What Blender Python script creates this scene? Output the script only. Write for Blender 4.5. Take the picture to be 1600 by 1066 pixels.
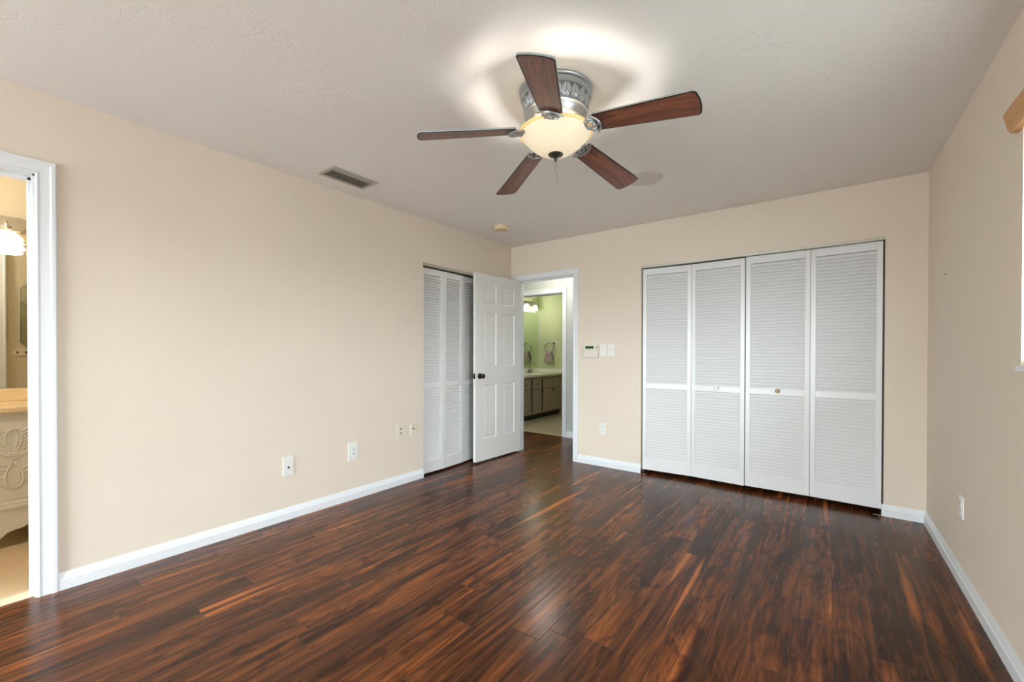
import bpy, bmesh, math, random
from mathutils import Vector, Matrix
random.seed(7)
PI = math.pi
scn = bpy.context.scene
for o in list(bpy.data.objects):
    bpy.data.objects.remove(o)

# ------------------------------------------------------------------ camera
F_PX, CY = 657.75, 554.63
yaw, pitch, roll = 0.6405, -0.0071, 0.0019
CAM = Vector((3.0456, -4.069, 1.1877))
fw = Vector((-math.sin(yaw) * math.cos(pitch), math.cos(yaw) * math.cos(pitch), math.sin(pitch)))
rt = Vector((math.cos(yaw), math.sin(yaw), 0.0))
up = rt.cross(fw)
r2 = rt * math.cos(roll) + up * math.sin(roll)
u2 = -rt * math.sin(roll) + up * math.cos(roll)
cd = bpy.data.cameras.new('camera')
cd.sensor_width = 36.0
cd.sensor_fit = 'HORIZONTAL'
cd.lens = F_PX / 1600.0 * 36.0
cd.shift_y = (CY - 533.0) / 1600.0
cd.clip_start = 0.05
cam = bpy.data.objects.new('camera', cd)
scn.collection.objects.link(cam)
M3 = Matrix((r2, u2, -fw)).transposed()
cam.matrix_world = Matrix.Translation(CAM) @ M3.to_4x4()
scn.camera = cam

# ------------------------------------------------------------------ exposure
scn.view_settings.view_transform = 'Standard'
scn.view_settings.look = 'None'
scn.view_settings.gamma = 1.0
scn.view_settings.use_curve_mapping = False
scn.view_settings.exposure = 0.40
scn.cycles.max_bounces = 14
scn.cycles.diffuse_bounces = 8
scn.cycles.glossy_bounces = 6
scn.cycles.transparent_max_bounces = 24
scn.cycles.caustics_reflective = False
scn.cycles.caustics_refractive = False
scn.cycles.sample_clamp_indirect = 6.0

# ------------------------------------------------------------------ world: overcast day, sunlit ground below the horizon
SKY, GROUND = 30.0, 15.5
w = bpy.data.worlds.new('world')
scn.world = w
w.use_nodes = True
nt = w.node_tree
nt.nodes.clear()
out = nt.nodes.new('ShaderNodeOutputWorld')
bg = nt.nodes.new('ShaderNodeBackground')
tc = nt.nodes.new('ShaderNodeTexCoord')
sx = nt.nodes.new('ShaderNodeSeparateXYZ')
rp = nt.nodes.new('ShaderNodeValToRGB')
mr = nt.nodes.new('ShaderNodeMapRange')
mr.inputs['From Min'].default_value = -1.0
mr.inputs['From Max'].default_value = 1.0
nt.links.new(tc.outputs['Generated'], sx.inputs[0])
nt.links.new(sx.outputs['Z'], mr.inputs['Value'])
nt.links.new(mr.outputs[0], rp.inputs[0])
nt.links.new(rp.outputs[0], bg.inputs['Color'])
nt.links.new(bg.outputs[0], out.inputs[0])
e = rp.color_ramp.elements
g = GROUND / SKY
e[0].position, e[0].color = 0.0, (g * 0.90, g * 0.96, g * 1.03, 1)
e[1].position, e[1].color = 1.0, (0.77, 0.89, 1.05, 1)
for p_, c_ in ((0.47, (g * 0.72, g * 0.79, g * 0.87, 1)), (0.495, (g * 0.72, g * 0.79, g * 0.87, 1)), (0.51, (0.79, 0.85, 0.91, 1)), (0.54, (0.85, 0.94, 1.03, 1))):
    n_ = e.new(p_)
    n_.color = c_
bg.inputs['Strength'].default_value = SKY

def portal(name, loc, rot, sx_, sy_):
    l = bpy.data.lights.new(name, 'AREA')
    l.shape = 'RECTANGLE'
    l.size, l.size_y = sx_, sy_
    l.cycles.is_portal = True
    o = bpy.data.objects.new(name, l)
    o.location = loc
    o.rotation_euler = rot
    scn.collection.objects.link(o)
    return o

W, H, YR = 3.613, 2.44, -7.4           # room width, height, rear wall
WIN_Y0, WIN_Y1, WIN_Z0, WIN_Z1 = -3.35, -1.745, 1.14, 2.06     # window in the right wall
SD_X0, SD_X1, SD_Z = 0.15, 2.15, 2.05                        # glass door in the rear wall
portal('portal_right', (W + 0.16, (WIN_Y0 + WIN_Y1) / 2, (WIN_Z0 + WIN_Z1) / 2), (0, PI / 2, 0), WIN_Z1 - WIN_Z0, WIN_Y1 - WIN_Y0)
portal('portal_rear', ((SD_X0 + SD_X1) / 2, YR - 0.16, SD_Z / 2), (PI / 2, 0, 0), SD_X1 - SD_X0, SD_Z)

def lamp(name, loc, power, color, radius=0.04):
    l = bpy.data.lights.new(name, 'POINT')
    l.energy = power
    l.color = color
    l.shadow_soft_size = radius
    o = bpy.data.objects.new(name, l)
    o.location = loc
    scn.collection.objects.link(o)
    return o

# ------------------------------------------------------------------ materials
def srgb(r, g_, b):
    f = lambda c: (c / 255 / 12.92) if c / 255 <= 0.04045 else ((c / 255 + 0.055) / 1.055) ** 2.4
    return (f(r), f(g_), f(b), 1.0)

def newmat(name):
    m = bpy.data.materials.new(name)
    m.use_nodes = True
    n = m.node_tree.nodes
    return m, n, m.node_tree.links, n['Principled BSDF']

def mat(name, col, rough=0.5, metal=0.0, bump=0.0, scale=60.0, var=0.03, spec=0.5, stretch=(1, 1, 1), detail=4.0):
    """plain coloured material with a faint noise in tone and relief"""
    m, n, l, b = newmat(name)
    geo = n.new('ShaderNodeNewGeometry')
    mp = n.new('ShaderNodeMapping')
    mp.inputs['Scale'].default_value = stretch
    l.new(geo.outputs['Position'], mp.inputs[0])
    nz = n.new('ShaderNodeTexNoise')
    nz.inputs['Scale'].default_value = scale
    nz.inputs['Detail'].default_value = detail
    l.new(mp.outputs[0], nz.inputs['Vector'])
    hs = n.new('ShaderNodeMix')
    hs.data_type = 'RGBA'
    hs.inputs[6].default_value = tuple(c * (1 - var) for c in col[:3]) + (1,)
    hs.inputs[7].default_value = tuple(min(1, c * (1 + var)) for c in col[:3]) + (1,)
    l.new(nz.outputs[0], hs.inputs[0])
    l.new(hs.outputs[2], b.inputs['Base Color'])
    b.inputs['Roughness'].default_value = rough
    b.inputs['Metallic'].default_value = metal
    b.inputs['Specular IOR Level'].default_value = spec
    if bump:
        bp = n.new('ShaderNodeBump')
        bp.inputs['Strength'].default_value = 1.0
        bp.inputs['Distance'].default_value = bump
        l.new(nz.outputs[0], bp.inputs['Height'])
        l.new(bp.outputs[0], b.inputs['Normal'])
    return m

def plaster(name, col, swirl=0.0, dist=0.0012, rough=0.85):
    """painted hand-trowelled plaster: fine grain plus sparse trowel ridges"""
    m, n, l, b = newmat(name)
    geo = n.new('ShaderNodeNewGeometry')
    a = n.new('ShaderNodeTexNoise')
    a.inputs['Scale'].default_value = 13.0
    a.inputs['Detail'].default_value = 5.0
    a.inputs['Distortion'].default_value = 1.6
    l.new(geo.outputs['Position'], a.inputs['Vector'])
    # ridges where the noise crosses a level
    ab = n.new('ShaderNodeMath'); ab.operation = 'SUBTRACT'; ab.inputs[1].default_value = 0.5
    l.new(a.outputs[0], ab.inputs[0])
    a2 = n.new('ShaderNodeMath'); a2.operation = 'ABSOLUTE'
    l.new(ab.outputs[0], a2.inputs[0])
    rr = n.new('ShaderNodeMapRange')
    rr.inputs['From Min'].default_value = 0.0
    rr.inputs['From Max'].default_value = 0.05
    rr.inputs['To Min'].default_value = 1.0
    rr.inputs['To Max'].default_value = 0.0
    l.new(a2.outputs[0], rr.inputs['Value'])
    f = n.new('ShaderNodeTexNoise')
    f.inputs['Scale'].default_value = 2.2
    f.inputs['Detail'].default_value = 3.0
    l.new(geo.outputs['Position'], f.inputs['Vector'])
    msk = n.new('ShaderNodeMapRange')
    msk.inputs['From Min'].default_value = 0.47
    msk.inputs['From Max'].default_value = 0.62
    l.new(f.outputs[0], msk.inputs['Value'])
    mu = n.new('ShaderNodeMath'); mu.operation = 'MULTIPLY'
    l.new(rr.outputs[0], mu.inputs[0]); l.new(msk.outputs[0], mu.inputs[1])
    ms = n.new('ShaderNodeMath'); ms.operation = 'MULTIPLY'; ms.inputs[1].default_value = swirl
    l.new(mu.outputs[0], ms.inputs[0])
    g2 = n.new('ShaderNodeTexNoise')
    g2.inputs['Scale'].default_value = 28.0
    g2.inputs['Detail'].default_value = 5.0
    l.new(geo.outputs['Position'], g2.inputs['Vector'])
    ad = n.new('ShaderNodeMath'); ad.operation = 'ADD'
    l.new(ms.outputs[0], ad.inputs[0]); l.new(g2.outputs[0], ad.inputs[1])
    bp = n.new('ShaderNodeBump')
    bp.inputs['Distance'].default_value = dist
    bp.inputs['Strength'].default_value = 0.8
    l.new(ad.outputs[0], bp.inputs['Height'])
    l.new(bp.outputs[0], b.inputs['Normal'])
    mx = n.new('ShaderNodeMix'); mx.data_type = 'RGBA'
    mx.inputs[6].default_value = tuple(c * 0.965 for c in col[:3]) + (1,)
    mx.inputs[7].default_value = tuple(min(1, c * 1.03) for c in col[:3]) + (1,)
    l.new(f.outputs[0], mx.inputs[0])
    l.new(mx.outputs[2], b.inputs['Base Color'])
    b.inputs['Roughness'].default_value = rough
    b.inputs['Specular IOR Level'].default_value = 0.25
    return m

def emis(name, col, strength, base=None, rough=0.3):
    m, n, l, b = newmat(name)
    b.inputs['Base Color'].default_value = base or col
    b.inputs['Emission Color'].default_value = col
    b.inputs['Emission Strength'].default_value = strength
    b.inputs['Roughness'].default_value = rough
    return m

def floor_material():
    m, n, l, b = newmat('dark_acacia_laminate')
    PW, PL, PH = 0.139, 1.22, 2.103
    def math_(op, a, c=None, d=None):
        x = n.new('ShaderNodeMath'); x.operation = op
        for k, v in enumerate((a, c, d)):
            if v is None: continue
            if isinstance(v, (int, float)): x.inputs[k].default_value = v
            else: l.new(v, x.inputs[k])
        return x.outputs[0]
    def rng(v, a, c, lo=0.0, hi=1.0):
        x = n.new('ShaderNodeMapRange'); l.new(v, x.inputs['Value'])
        x.inputs['From Min'].default_value = a; x.inputs['From Max'].default_value = c
        x.inputs['To Min'].default_value = lo; x.inputs['To Max'].default_value = hi
        return x.outputs[0]
    def comb(x_, y_, z_):
        c = n.new('ShaderNodeCombineXYZ')
        for k, v in enumerate((x_, y_, z_)):
            if isinstance(v, (int, float)): c.inputs[k].default_value = v
            else: l.new(v, c.inputs[k])
        return c.outputs[0]
    def noise(vec, scale, detail, dist=0.0, rough=0.55):
        x = n.new('ShaderNodeTexNoise'); l.new(vec, x.inputs['Vector'])
        x.inputs['Scale'].default_value = scale; x.inputs['Detail'].default_value = detail
        x.inputs['Distortion'].default_value = dist; x.inputs['Roughness'].default_value = rough
        return x.outputs[0]
    geo = n.new('ShaderNodeNewGeometry')
    sp = n.new('ShaderNodeSeparateXYZ'); l.new(geo.outputs['Position'], sp.inputs[0])
    X, Y = sp.outputs['X'], sp.outputs['Y']
    xr = math_('DIVIDE', math_('SUBTRACT', X, PH), PW)
    row = math_('FLOOR', xr)
    fx = math_('SUBTRACT', xr, row)
    wn = n.new('ShaderNodeTexWhiteNoise'); wn.noise_dimensions = '1D'; l.new(row, wn.inputs['W'])
    yr = math_('ADD', math_('DIVIDE', Y, PL), math_('MULTIPLY', wn.outputs['Value'], 7.0))
    col = math_('FLOOR', yr)
    fy = math_('SUBTRACT', yr, col)
    w2 = n.new('ShaderNodeTexWhiteNoise'); w2.noise_dimensions = '2D'; l.new(comb(row, col, 0.0), w2.inputs['Vector'])
    idv = w2.outputs['Value']
    ox = math_('MULTIPLY', idv, 37.0)
    # narrow strips printed in each plank, two or three to a board
    # slow figure: its level lines give the cathedral and knot grain
    v1 = comb(math_('MULTIPLY', X, 6.0), math_('ADD', math_('MULTIPLY', Y, 0.9), ox), ox)
    big = noise(v1, 1.0, 2.0, 0.9, 0.5)
    rings = math_('SINE', math_('MULTIPLY', big, 75.0))
    rings = rng(rings, -1.0, 1.0)
    fine = noise(comb(math_('MULTIPLY', X, 150.0), math_('ADD', math_('MULTIPLY', Y, 5.0), ox), 0.0), 1.0, 5.0, 0.3, 0.65)
    streak = noise(comb(math_('MULTIPLY', X, 34.0), math_('ADD', math_('MULTIPLY', Y, 0.9), ox), 3.0), 1.0, 3.0, 0.2)
    band = noise(comb(math_('MULTIPLY', X, 15.0), math_('ADD', math_('MULTIPLY', Y, 0.45), ox), 9.0), 1.0, 1.0, 0.2)
    t = math_('ADD', math_('MULTIPLY', rings, 0.08), math_('MULTIPLY', fine, 0.50))
    t = math_('ADD', t, math_('MULTIPLY', streak, 0.62))
    t = math_('ADD', t, math_('MULTIPLY', rng(big, 0.33, 0.68), 0.20))
    t = math_('ADD', t, math_('MULTIPLY', math_('SUBTRACT', idv, 0.5), 0.12))
    t = math_('SUBTRACT', t, 0.20)
    cr = n.new('ShaderNodeValToRGB'); l.new(t, cr.inputs[0])
    el = cr.color_ramp.elements
    el[0].position, el[0].color = 0.22, srgb(40, 22, 13)
    el[1].position, el[1].color = 0.92, srgb(205, 118, 60)
    for p_, c_ in ((0.38, srgb(62, 34, 19)), (0.50, srgb(88, 48, 25)), (0.62, srgb(114, 64, 31)), (0.76, srgb(140, 77, 38))):
        k = el.new(p_); k.color = c_
    # bright sapwood streaks
    mx = n.new('ShaderNodeMix'); mx.data_type = 'RGBA'
    l.new(math_('MULTIPLY', rng(band, 0.66, 0.71), 0.75), mx.inputs[0])
    l.new(cr.outputs[0], mx.inputs[6])
    m2 = n.new('ShaderNodeMix'); m2.data_type = 'RGBA'
    l.new(fine, m2.inputs[0]); m2.inputs[6].default_value = srgb(150, 78, 36); m2.inputs[7].default_value = srgb(205, 122, 62)
    l.new(m2.outputs[2], mx.inputs[7])
    # dark heartwood patches
    md = n.new('ShaderNodeMix'); md.data_type = 'RGBA'; md.blend_type = 'MULTIPLY'
    hv = noise(comb(math_('MULTIPLY', X, 8.0), math_('ADD', math_('MULTIPLY', Y, 1.3), ox), 21.0), 1.0, 3.0, 0.7)
    l.new(math_('MULTIPLY', rng(hv, 0.50, 0.66), 0.72), md.inputs[0])
    l.new(mx.outputs[2], md.inputs[6]); md.inputs[7].default_value = (0.36, 0.30, 0.28, 1)
    # burl figure on some boards: dark pools with ring lines inside
    kn = noise(comb(math_('MULTIPLY', X, 7.5), math_('ADD', math_('MULTIPLY', Y, 3.2), ox), 33.0), 1.0, 2.0, 1.6)
    gate = rng(idv, 0.35, 0.42)
    pool = math_('MULTIPLY', rng(kn, 0.53, 0.60), gate)
    kr = rng(math_('SINE', math_('MULTIPLY', kn, 150.0)), -1.0, 1.0)
    mk = n.new('ShaderNodeMix'); mk.data_type = 'RGBA'; mk.blend_type = 'MULTIPLY'
    l.new(math_('MULTIPLY', pool, math_('ADD', 0.45, math_('MULTIPLY', kr, 0.3))), mk.inputs[0])
    l.new(md.outputs[2], mk.inputs[6]); mk.inputs[7].default_value = (0.33, 0.27, 0.25, 1)
    md = mk
    # seams between boards
    ex = math_('MINIMUM', fx, math_('SUBTRACT', 1.0, fx))
    ey = math_('MINIMUM', fy, math_('SUBTRACT', 1.0, fy))
    sxm = rng(ex, 0.0, 0.014, 1.0, 0.0)
    sym = rng(ey, 0.0, 0.0016, 1.0, 0.0)
    seam = math_('MAXIMUM', sxm, sym)
    ms = n.new('ShaderNodeMix'); ms.data_type = 'RGBA'; ms.blend_type = 'MULTIPLY'
    l.new(math_('MULTIPLY', seam, 0.5), ms.inputs[0]); l.new(md.outputs[2], ms.inputs[6]); ms.inputs[7].default_value = (0.3, 0.25, 0.22, 1)
    l.new(ms.outputs[2], b.inputs['Base Color'])
    hgt = math_('SUBTRACT', math_('MULTIPLY', streak, 0.25), math_('MULTIPLY', seam, 1.2))
    hgt = math_('ADD', hgt, math_('MULTIPLY', fine, 0.18))
    bp = n.new('ShaderNodeBump'); bp.inputs['Distance'].default_value = 0.0009; bp.inputs['Strength'].default_value = 0.7
    l.new(hgt, bp.inputs['Height']); l.new(bp.outputs[0], b.inputs['Normal'])
    b.inputs['Roughness'].default_value = 0.24
    b.inputs['Specular IOR Level'].default_value = 0.24
    return m

def tile_material(name, col, size, grout, groutw=0.012, rough=0.35, rot=0.0):
    m, n, l, b = newmat(name)
    geo = n.new('ShaderNodeNewGeometry')
    mp = n.new('ShaderNodeMapping'); mp.inputs['Rotation'].default_value = (0, 0, rot)
    l.new(geo.outputs['Position'], mp.inputs[0])
    br = n.new('ShaderNodeTexBrick')
    br.offset = 0.5
    br.inputs['Scale'].default_value = 1.0 / size
    br.inputs['Mortar Size'].default_value = groutw
    br.inputs['Brick Width'].default_value = 1.0
    br.inputs['Row Height'].default_value = 0.5
    l.new(mp.outputs[0], br.inputs['Vector'])
    nz = n.new('ShaderNodeTexNoise'); nz.inputs['Scale'].default_value = 5; nz.inputs['Detail'].default_value = 5
    l.new(mp.outputs[0], nz.inputs['Vector'])
    mx = n.new('ShaderNodeMix'); mx.data_type = 'RGBA'
    mx.inputs[6].default_value = tuple(c * 0.82 for c in col[:3]) + (1,)
    mx.inputs[7].default_value = tuple(min(1, c * 1.12) for c in col[:3]) + (1,)
    l.new(nz.outputs[0], mx.inputs[0])
    l.new(mx.outputs[2], br.inputs['Color1']); l.new(mx.outputs[2], br.inputs['Color2'])
    br.inputs['Mortar'].default_value = grout
    l.new(br.outputs['Color'], b.inputs['Base Color'])
    b.inputs['Roughness'].default_value = rough
    return m

def wood_blade():
    """stained walnut fan blade, grain along the blade (object x), dark toned rim"""
    m, n, l, b = newmat('walnut_blade')
    tcn = n.new('ShaderNodeTexCoord')
    mp = n.new('ShaderNodeMapping'); mp.inputs['Scale'].default_value = (3.0, 26.0, 3.0)
    l.new(tcn.outputs['Object'], mp.inputs[0])
    nz = n.new('ShaderNodeTexNoise'); nz.inputs['Scale'].default_value = 1.6; nz.inputs['Detail'].default_value = 6; nz.inputs['Distortion'].default_value = 1.4
    l.new(mp.outputs[0], nz.inputs['Vector'])
    cr = n.new('ShaderNodeValToRGB'); l.new(nz.outputs[0], cr.inputs[0])
    el = cr.color_ramp.elements
    el[0].position, el[0].color = 0.32, srgb(70, 38, 28)
    el[1].position, el[1].color = 0.70, srgb(142, 84, 60)
    k = el.new(0.5); k.color = srgb(108, 60, 43)
    l.new(cr.outputs[0], b.inputs['Base Color'])
    b.inputs['Roughness'].default_value = 0.36
    b.inputs['Coat Weight'].default_value = 0.4
    b.inputs['Coat Roughness'].default_value = 0.3
    return m

M = {}
M['wall'] = plaster('beige_wall_paint', srgb(223, 210, 194), 0.3, 0.0008)
M['ceil'] = plaster('ceiling_paint', srgb(230, 226, 220), 0.8, 0.0014)
M['trim'] = mat('white_trim_paint', srgb(226, 229, 231), 0.35, var=0.01)
M['door'] = mat('white_door_paint', srgb(226, 225, 222), 0.38, var=0.01, bump=0.0003, scale=18, stretch=(6, 6, 1))
M['louver'] = mat('white_louver_paint', srgb(224, 224, 223), 0.3, var=0.01)
M['floor'] = floor_material()
M['dark'] = mat('painted_duct_shade', srgb(22, 20, 18), 0.8)
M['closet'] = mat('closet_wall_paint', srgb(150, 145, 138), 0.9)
M['track'] = mat('aged_steel_track', srgb(190, 186, 172), 0.4, 0.5)
M['bronze'] = mat('oil_rubbed_bronze', srgb(58, 50, 46), 0.28, 0.85)
M['pewter'] = mat('brushed_pewter', srgb(176, 179, 182), 0.36, 0.85, var=0.12, scale=35)
M['pewter_dark'] = mat('recess_pewter', srgb(114, 118, 121), 0.45, 0.8, var=0.3, scale=60, bump=0.0006)
M['dk_pewter'] = mat('dark_pewter', srgb(84, 84, 82), 0.4, 0.8)
M['blade_wood'] = wood_blade()
M['blade_top'] = mat('grey_blade_top', srgb(150, 156, 158), 0.45)
M['blade_edge'] = mat('dark_toned_rim', srgb(34, 24, 22), 0.4)
M['plate_w'] = mat('white_plastic', srgb(228, 227, 222), 0.3, var=0.01)
M['plate_i'] = mat('ivory_plastic', srgb(226, 216, 196), 0.35, var=0.01)
M['slot'] = mat('socket_dark', srgb(50, 48, 46), 0.5)
M['grille'] = mat('speaker_grille', srgb(205, 198, 190), 0.8, bump=0.0012, scale=420, var=0.12)
M['vent'] = mat('painted_vent_steel', srgb(176, 168, 154), 0.5)
M['vent_dark'] = mat('darker_vent_louver', srgb(104, 100, 88), 0.6)
M['yellowed'] = mat('yellowed_plastic', srgb(222, 204, 160), 0.45)
M['keypad'] = mat('keypad_plastic', srgb(222, 212, 200), 0.4, var=0.01)
M['bezel'] = mat('keypad_bezel', srgb(214, 220, 196), 0.3, var=0.01)
M['lcd'] = mat('green_lcd', srgb(40, 68, 38), 0.15)
M['wood_knob'] = mat('brown_wood_knob', srgb(150, 112, 76), 0.35, var=0.2, scale=90)
M['bamboo'] = mat('honey_wood_valance', srgb(196, 146, 96), 0.45, var=0.15, stretch=(1, 1, 14), scale=12)
M['slat'] = mat('white_blind_slat', srgb(240, 240, 236), 0.4)
M['green'] = plaster('green_bath_paint', srgb(202, 212, 168), 0.2, 0.0008)
M['hall'] = plaster('grey_hall_paint', srgb(188, 192, 186), 0.3, 0.0008)
M['cream'] = plaster('cream_bath_paint', srgb(212, 202, 176), 0.3, 0.0008)
M['tile_a'] = tile_material('tan_floor_tile', srgb(214, 188, 150), 0.9, srgb(226, 206, 176), 0.008, rot=0.0)
M['tile_b'] = tile_material('pale_floor_tile', srgb(190, 178, 156), 0.62, srgb(165, 155, 135), 0.008, rot=0.5)
M['thresh'] = mat('marble_threshold', srgb(228, 212, 184), 0.3, var=0.06, scale=20)
M['grey_wood'] = mat('grey_brown_cabinet', srgb(162, 144, 134), 0.45, var=0.18, scale=14, stretch=(6, 6, 0.8))
M['gap_shade'] = mat('cabinet_shadow_gap', srgb(52, 42, 38), 0.6)  # dark colour stands in for shade between the fronts and at the toe kick
M['marble'] = mat('cultured_marble', srgb(236, 236, 226), 0.18, var=0.02, scale=6)
M['counter_a'] = mat('cream_counter', srgb(236, 214, 172), 0.2, var=0.04, scale=12)
M['dresser'] = mat('antique_white_paint', srgb(222, 220, 208), 0.45, var=0.05, scale=40)
M['chrome'] = mat('chrome', srgb(220, 220, 222), 0.08, 1.0, var=0.0)
M['nickel'] = mat('brushed_nickel', srgb(150, 146, 140), 0.3, 1.0, var=0.04)
M['towel'] = mat('mauve_grey_towel', srgb(176, 158, 156), 0.95, bump=0.004, scale=38, var=0.4)
M['bowl'] = emis('frosted_glass_bowl', srgb(255, 234, 196), 0.36, srgb(206, 196, 174), 0.35)
M['bowl_rim'] = emis('amber_glass_rim', srgb(250, 205, 130), 0.35, srgb(240, 205, 140), 0.3)
M['shade_w'] = emis('lit_glass_shade_warm', srgb(255, 226, 180), 2.0)
M['shade_c'] = emis('lit_glass_shade', srgb(255, 250, 232), 3.0)
m_, n_, l_, b_ = newmat('mirror_glass')
b_.inputs['Base Color'].default_value = (0.86, 0.88, 0.84, 1); b_.inputs['Metallic'].default_value = 1.0; b_.inputs['Roughness'].default_value = 0.02
M['mirror'] = m_
m_, n_, l_, b_ = newmat('mirror_glass_green')
b_.inputs['Base Color'].default_value = (0.72, 0.82, 0.68, 1); b_.inputs['Metallic'].default_value = 1.0; b_.inputs['Roughness'].default_value = 0.03
M['mirror_g'] = m_
# window glass: mostly clear with a surface reflection
m_ = bpy.data.materials.new('window_glass'); m_.use_nodes = True
n_ = m_.node_tree.nodes; n_.clear(); l_ = m_.node_tree.links
o_ = n_.new('ShaderNodeOutputMaterial'); x_ = n_.new('ShaderNodeMixShader'); t_ = n_.new('ShaderNodeBsdfTransparent'); g_ = n_.new('ShaderNodeBsdfGlossy')
t_.inputs[0].default_value = (0.94, 0.96, 0.95, 1); g_.inputs['Roughness'].default_value = 0.01
x_.inputs[0].default_value = 0.06
l_.new(t_.outputs[0], x_.inputs[1]); l_.new(g_.outputs[0], x_.inputs[2]); l_.new(x_.outputs[0], o_.inputs[0])
M['glass'] = m_

# ------------------------------------------------------------------ helpers
def box(bm, a, b, bev=0.0):
    x0, y0, z0 = (min(a[i], b[i]) for i in range(3))
    x1, y1, z1 = (max(a[i], b[i]) for i in range(3))
    vs = [bm.verts.new(p) for p in ((x0, y0, z0), (x1, y0, z0), (x1, y1, z0), (x0, y1, z0), (x0, y0, z1), (x1, y0, z1), (x1, y1, z1), (x0, y1, z1))]
    fs = [bm.faces.new([vs[i] for i in q]) for q in ((0, 3, 2, 1), (4, 5, 6, 7), (0, 1, 5, 4), (1, 2, 6, 5), (2, 3, 7, 6), (3, 0, 4, 7))]
    if bev:
        es = list({e for f in fs for e in f.edges})
        bmesh.ops.bevel(bm, geom=es, offset=bev, segments=2, affect='EDGES', profile=0.6)
    return fs

def lathe(bm, prof, c=(0, 0, 0), seg=48, axis='z', close=False):
    """prof: (radius, height) pairs turned about an axis through c"""
    rings = []
    for r, h in prof:
        ring = []
        if r < 1e-6:
            p = {'z': (0, 0, h), 'x': (h, 0, 0), 'y': (0, h, 0)}[axis]
            ring = [bm.verts.new((c[0] + p[0], c[1] + p[1], c[2] + p[2]))]
        else:
            for i in range(seg):
                a = 2 * PI * i / seg
                u, v = r * math.cos(a), r * math.sin(a)
                p = {'z': (u, v, h), 'x': (h, u, v), 'y': (v, h, u)}[axis]
                ring.append(bm.verts.new((c[0] + p[0], c[1] + p[1], c[2] + p[2])))
        rings.append(ring)
    for k in range(len(rings) - 1):
        A, B = rings[k], rings[k + 1]
        for i in range(seg):
            j = (i + 1) % seg
            if len(A) == 1 and len(B) == 1: continue
            if len(A) == 1: bm.faces.new((A[0], B[j], B[i]))
            elif len(B) == 1: bm.faces.new((A[i], A[j], B[0]))
            else: bm.faces.new((A[i], A[j], B[j], B[i]))
    bmesh.ops.recalc_face_normals(bm, faces=bm.faces)

def tube(bm, pts, r, seg=8, closed=False, flat=1.0):
    pts = [Vector(p) for p in pts]
    n = len(pts)
    rs = r if isinstance(r, (list, tuple)) else [r] * n
    rings = []
    prev = None
    for i in range(n):
        if closed: t = (pts[(i + 1) % n] - pts[i - 1]).normalized()
        elif i == 0: t = (pts[1] - pts[0]).normalized()
        elif i == n - 1: t = (pts[-1] - pts[-2]).normalized()
        else: t = (pts[i + 1] - pts[i - 1]).normalized()
        if prev is None:
            a = Vector((0, 0, 1)) if abs(t.z) < 0.9 else Vector((1, 0, 0))
            u = t.cross(a).normalized()
        else:
            u = (prev - t * prev.dot(t)).normalized()
        v = t.cross(u)
        prev = u
        rings.append([bm.verts.new(pts[i] + u * math.cos(2 * PI * k / seg) * rs[i] + v * math.sin(2 * PI * k / seg) * rs[i] * flat) for k in range(seg)])
    for i in range(n if closed else n - 1):
        A, B = rings[i], rings[(i + 1) % n]
        for k in range(seg):
            bm.faces.new((A[k], A[(k + 1) % seg], B[(k + 1) % seg], B[k]))
    if not closed:
        bm.faces.new(rings[0][::-1]); bm.faces.new(rings[-1])
    bmesh.ops.recalc_face_normals(bm, faces=bm.faces)

def prism(bm, pts, axis, a, b):
    """extrude a closed 2-D outline along axis from a to b; pts in the other two axes in order"""
    def P(p, h): return {'x': (h, p[0], p[1]), 'y': (p[0], h, p[1]), 'z': (p[0], p[1], h)}[axis]
    A = [bm.verts.new(P(p, a)) for p in pts]
    B = [bm.verts.new(P(p, b)) for p in pts]
    n = len(pts)
    bm.faces.new(A); bm.faces.new(B[::-1])
    for i in range(n):
        bm.faces.new((A[i], B[i], B[(i + 1) % n], A[(i + 1) % n]))
    bmesh.ops.recalc_face_normals(bm, faces=bm.faces)

def obj(name, bm, m, parent=None, smooth=False, local=False, bevel=0.0):
    """one mesh object; verts given in world space unless local"""
    me = bpy.data.meshes.new(name)
    if parent is not None and not local:
        off = Vector((0, 0, 0)); q = parent
        while q is not None:
            off += q.location; q = q.parent
        bmesh.ops.translate(bm, verts=bm.verts, vec=-off)
    bm.to_mesh(me); bm.free()
    ms = m if isinstance(m, (list, tuple)) else [m]
    for k in ms: me.materials.append(k)
    o = bpy.data.objects.new(name, me)
    scn.collection.objects.link(o)
    if parent is not None: o.parent = parent
    if smooth:
        for p in me.polygons: p.use_smooth = True
        try:
            me.set_sharp_from_angle(angle=math.radians(38))
        except Exception:
            pass
    if bevel:
        md = o.modifiers.new('bevel', 'BEVEL'); md.width = bevel; md.segments = 2; md.limit_method = 'ANGLE'
    return o

def thing(name, label, cat, loc=(0, 0, 0), group=None, kind=None):
    o = bpy.data.objects.new(name, None)
    o.empty_display_size = 0.05
    scn.collection.objects.link(o)
    o.location = loc
    o['label'] = label; o['category'] = cat
    if group: o['group'] = group
    if kind: o['kind'] = kind
    return o

def tag(o, label, cat, group=None):
    o['label'] = label; o['category'] = cat
    if group: o['group'] = group
    return o

def struct(name, bm, m, parent=None, smooth=False):
    o = obj(name, bm, m, parent, smooth)
    if parent is None: o['kind'] = 'structure'
    return o

NB = bmesh.new
def boxes(*bs):
    bm = NB()
    for a, b in bs: box(bm, a, b)
    return bm

T = 0.12
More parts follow.
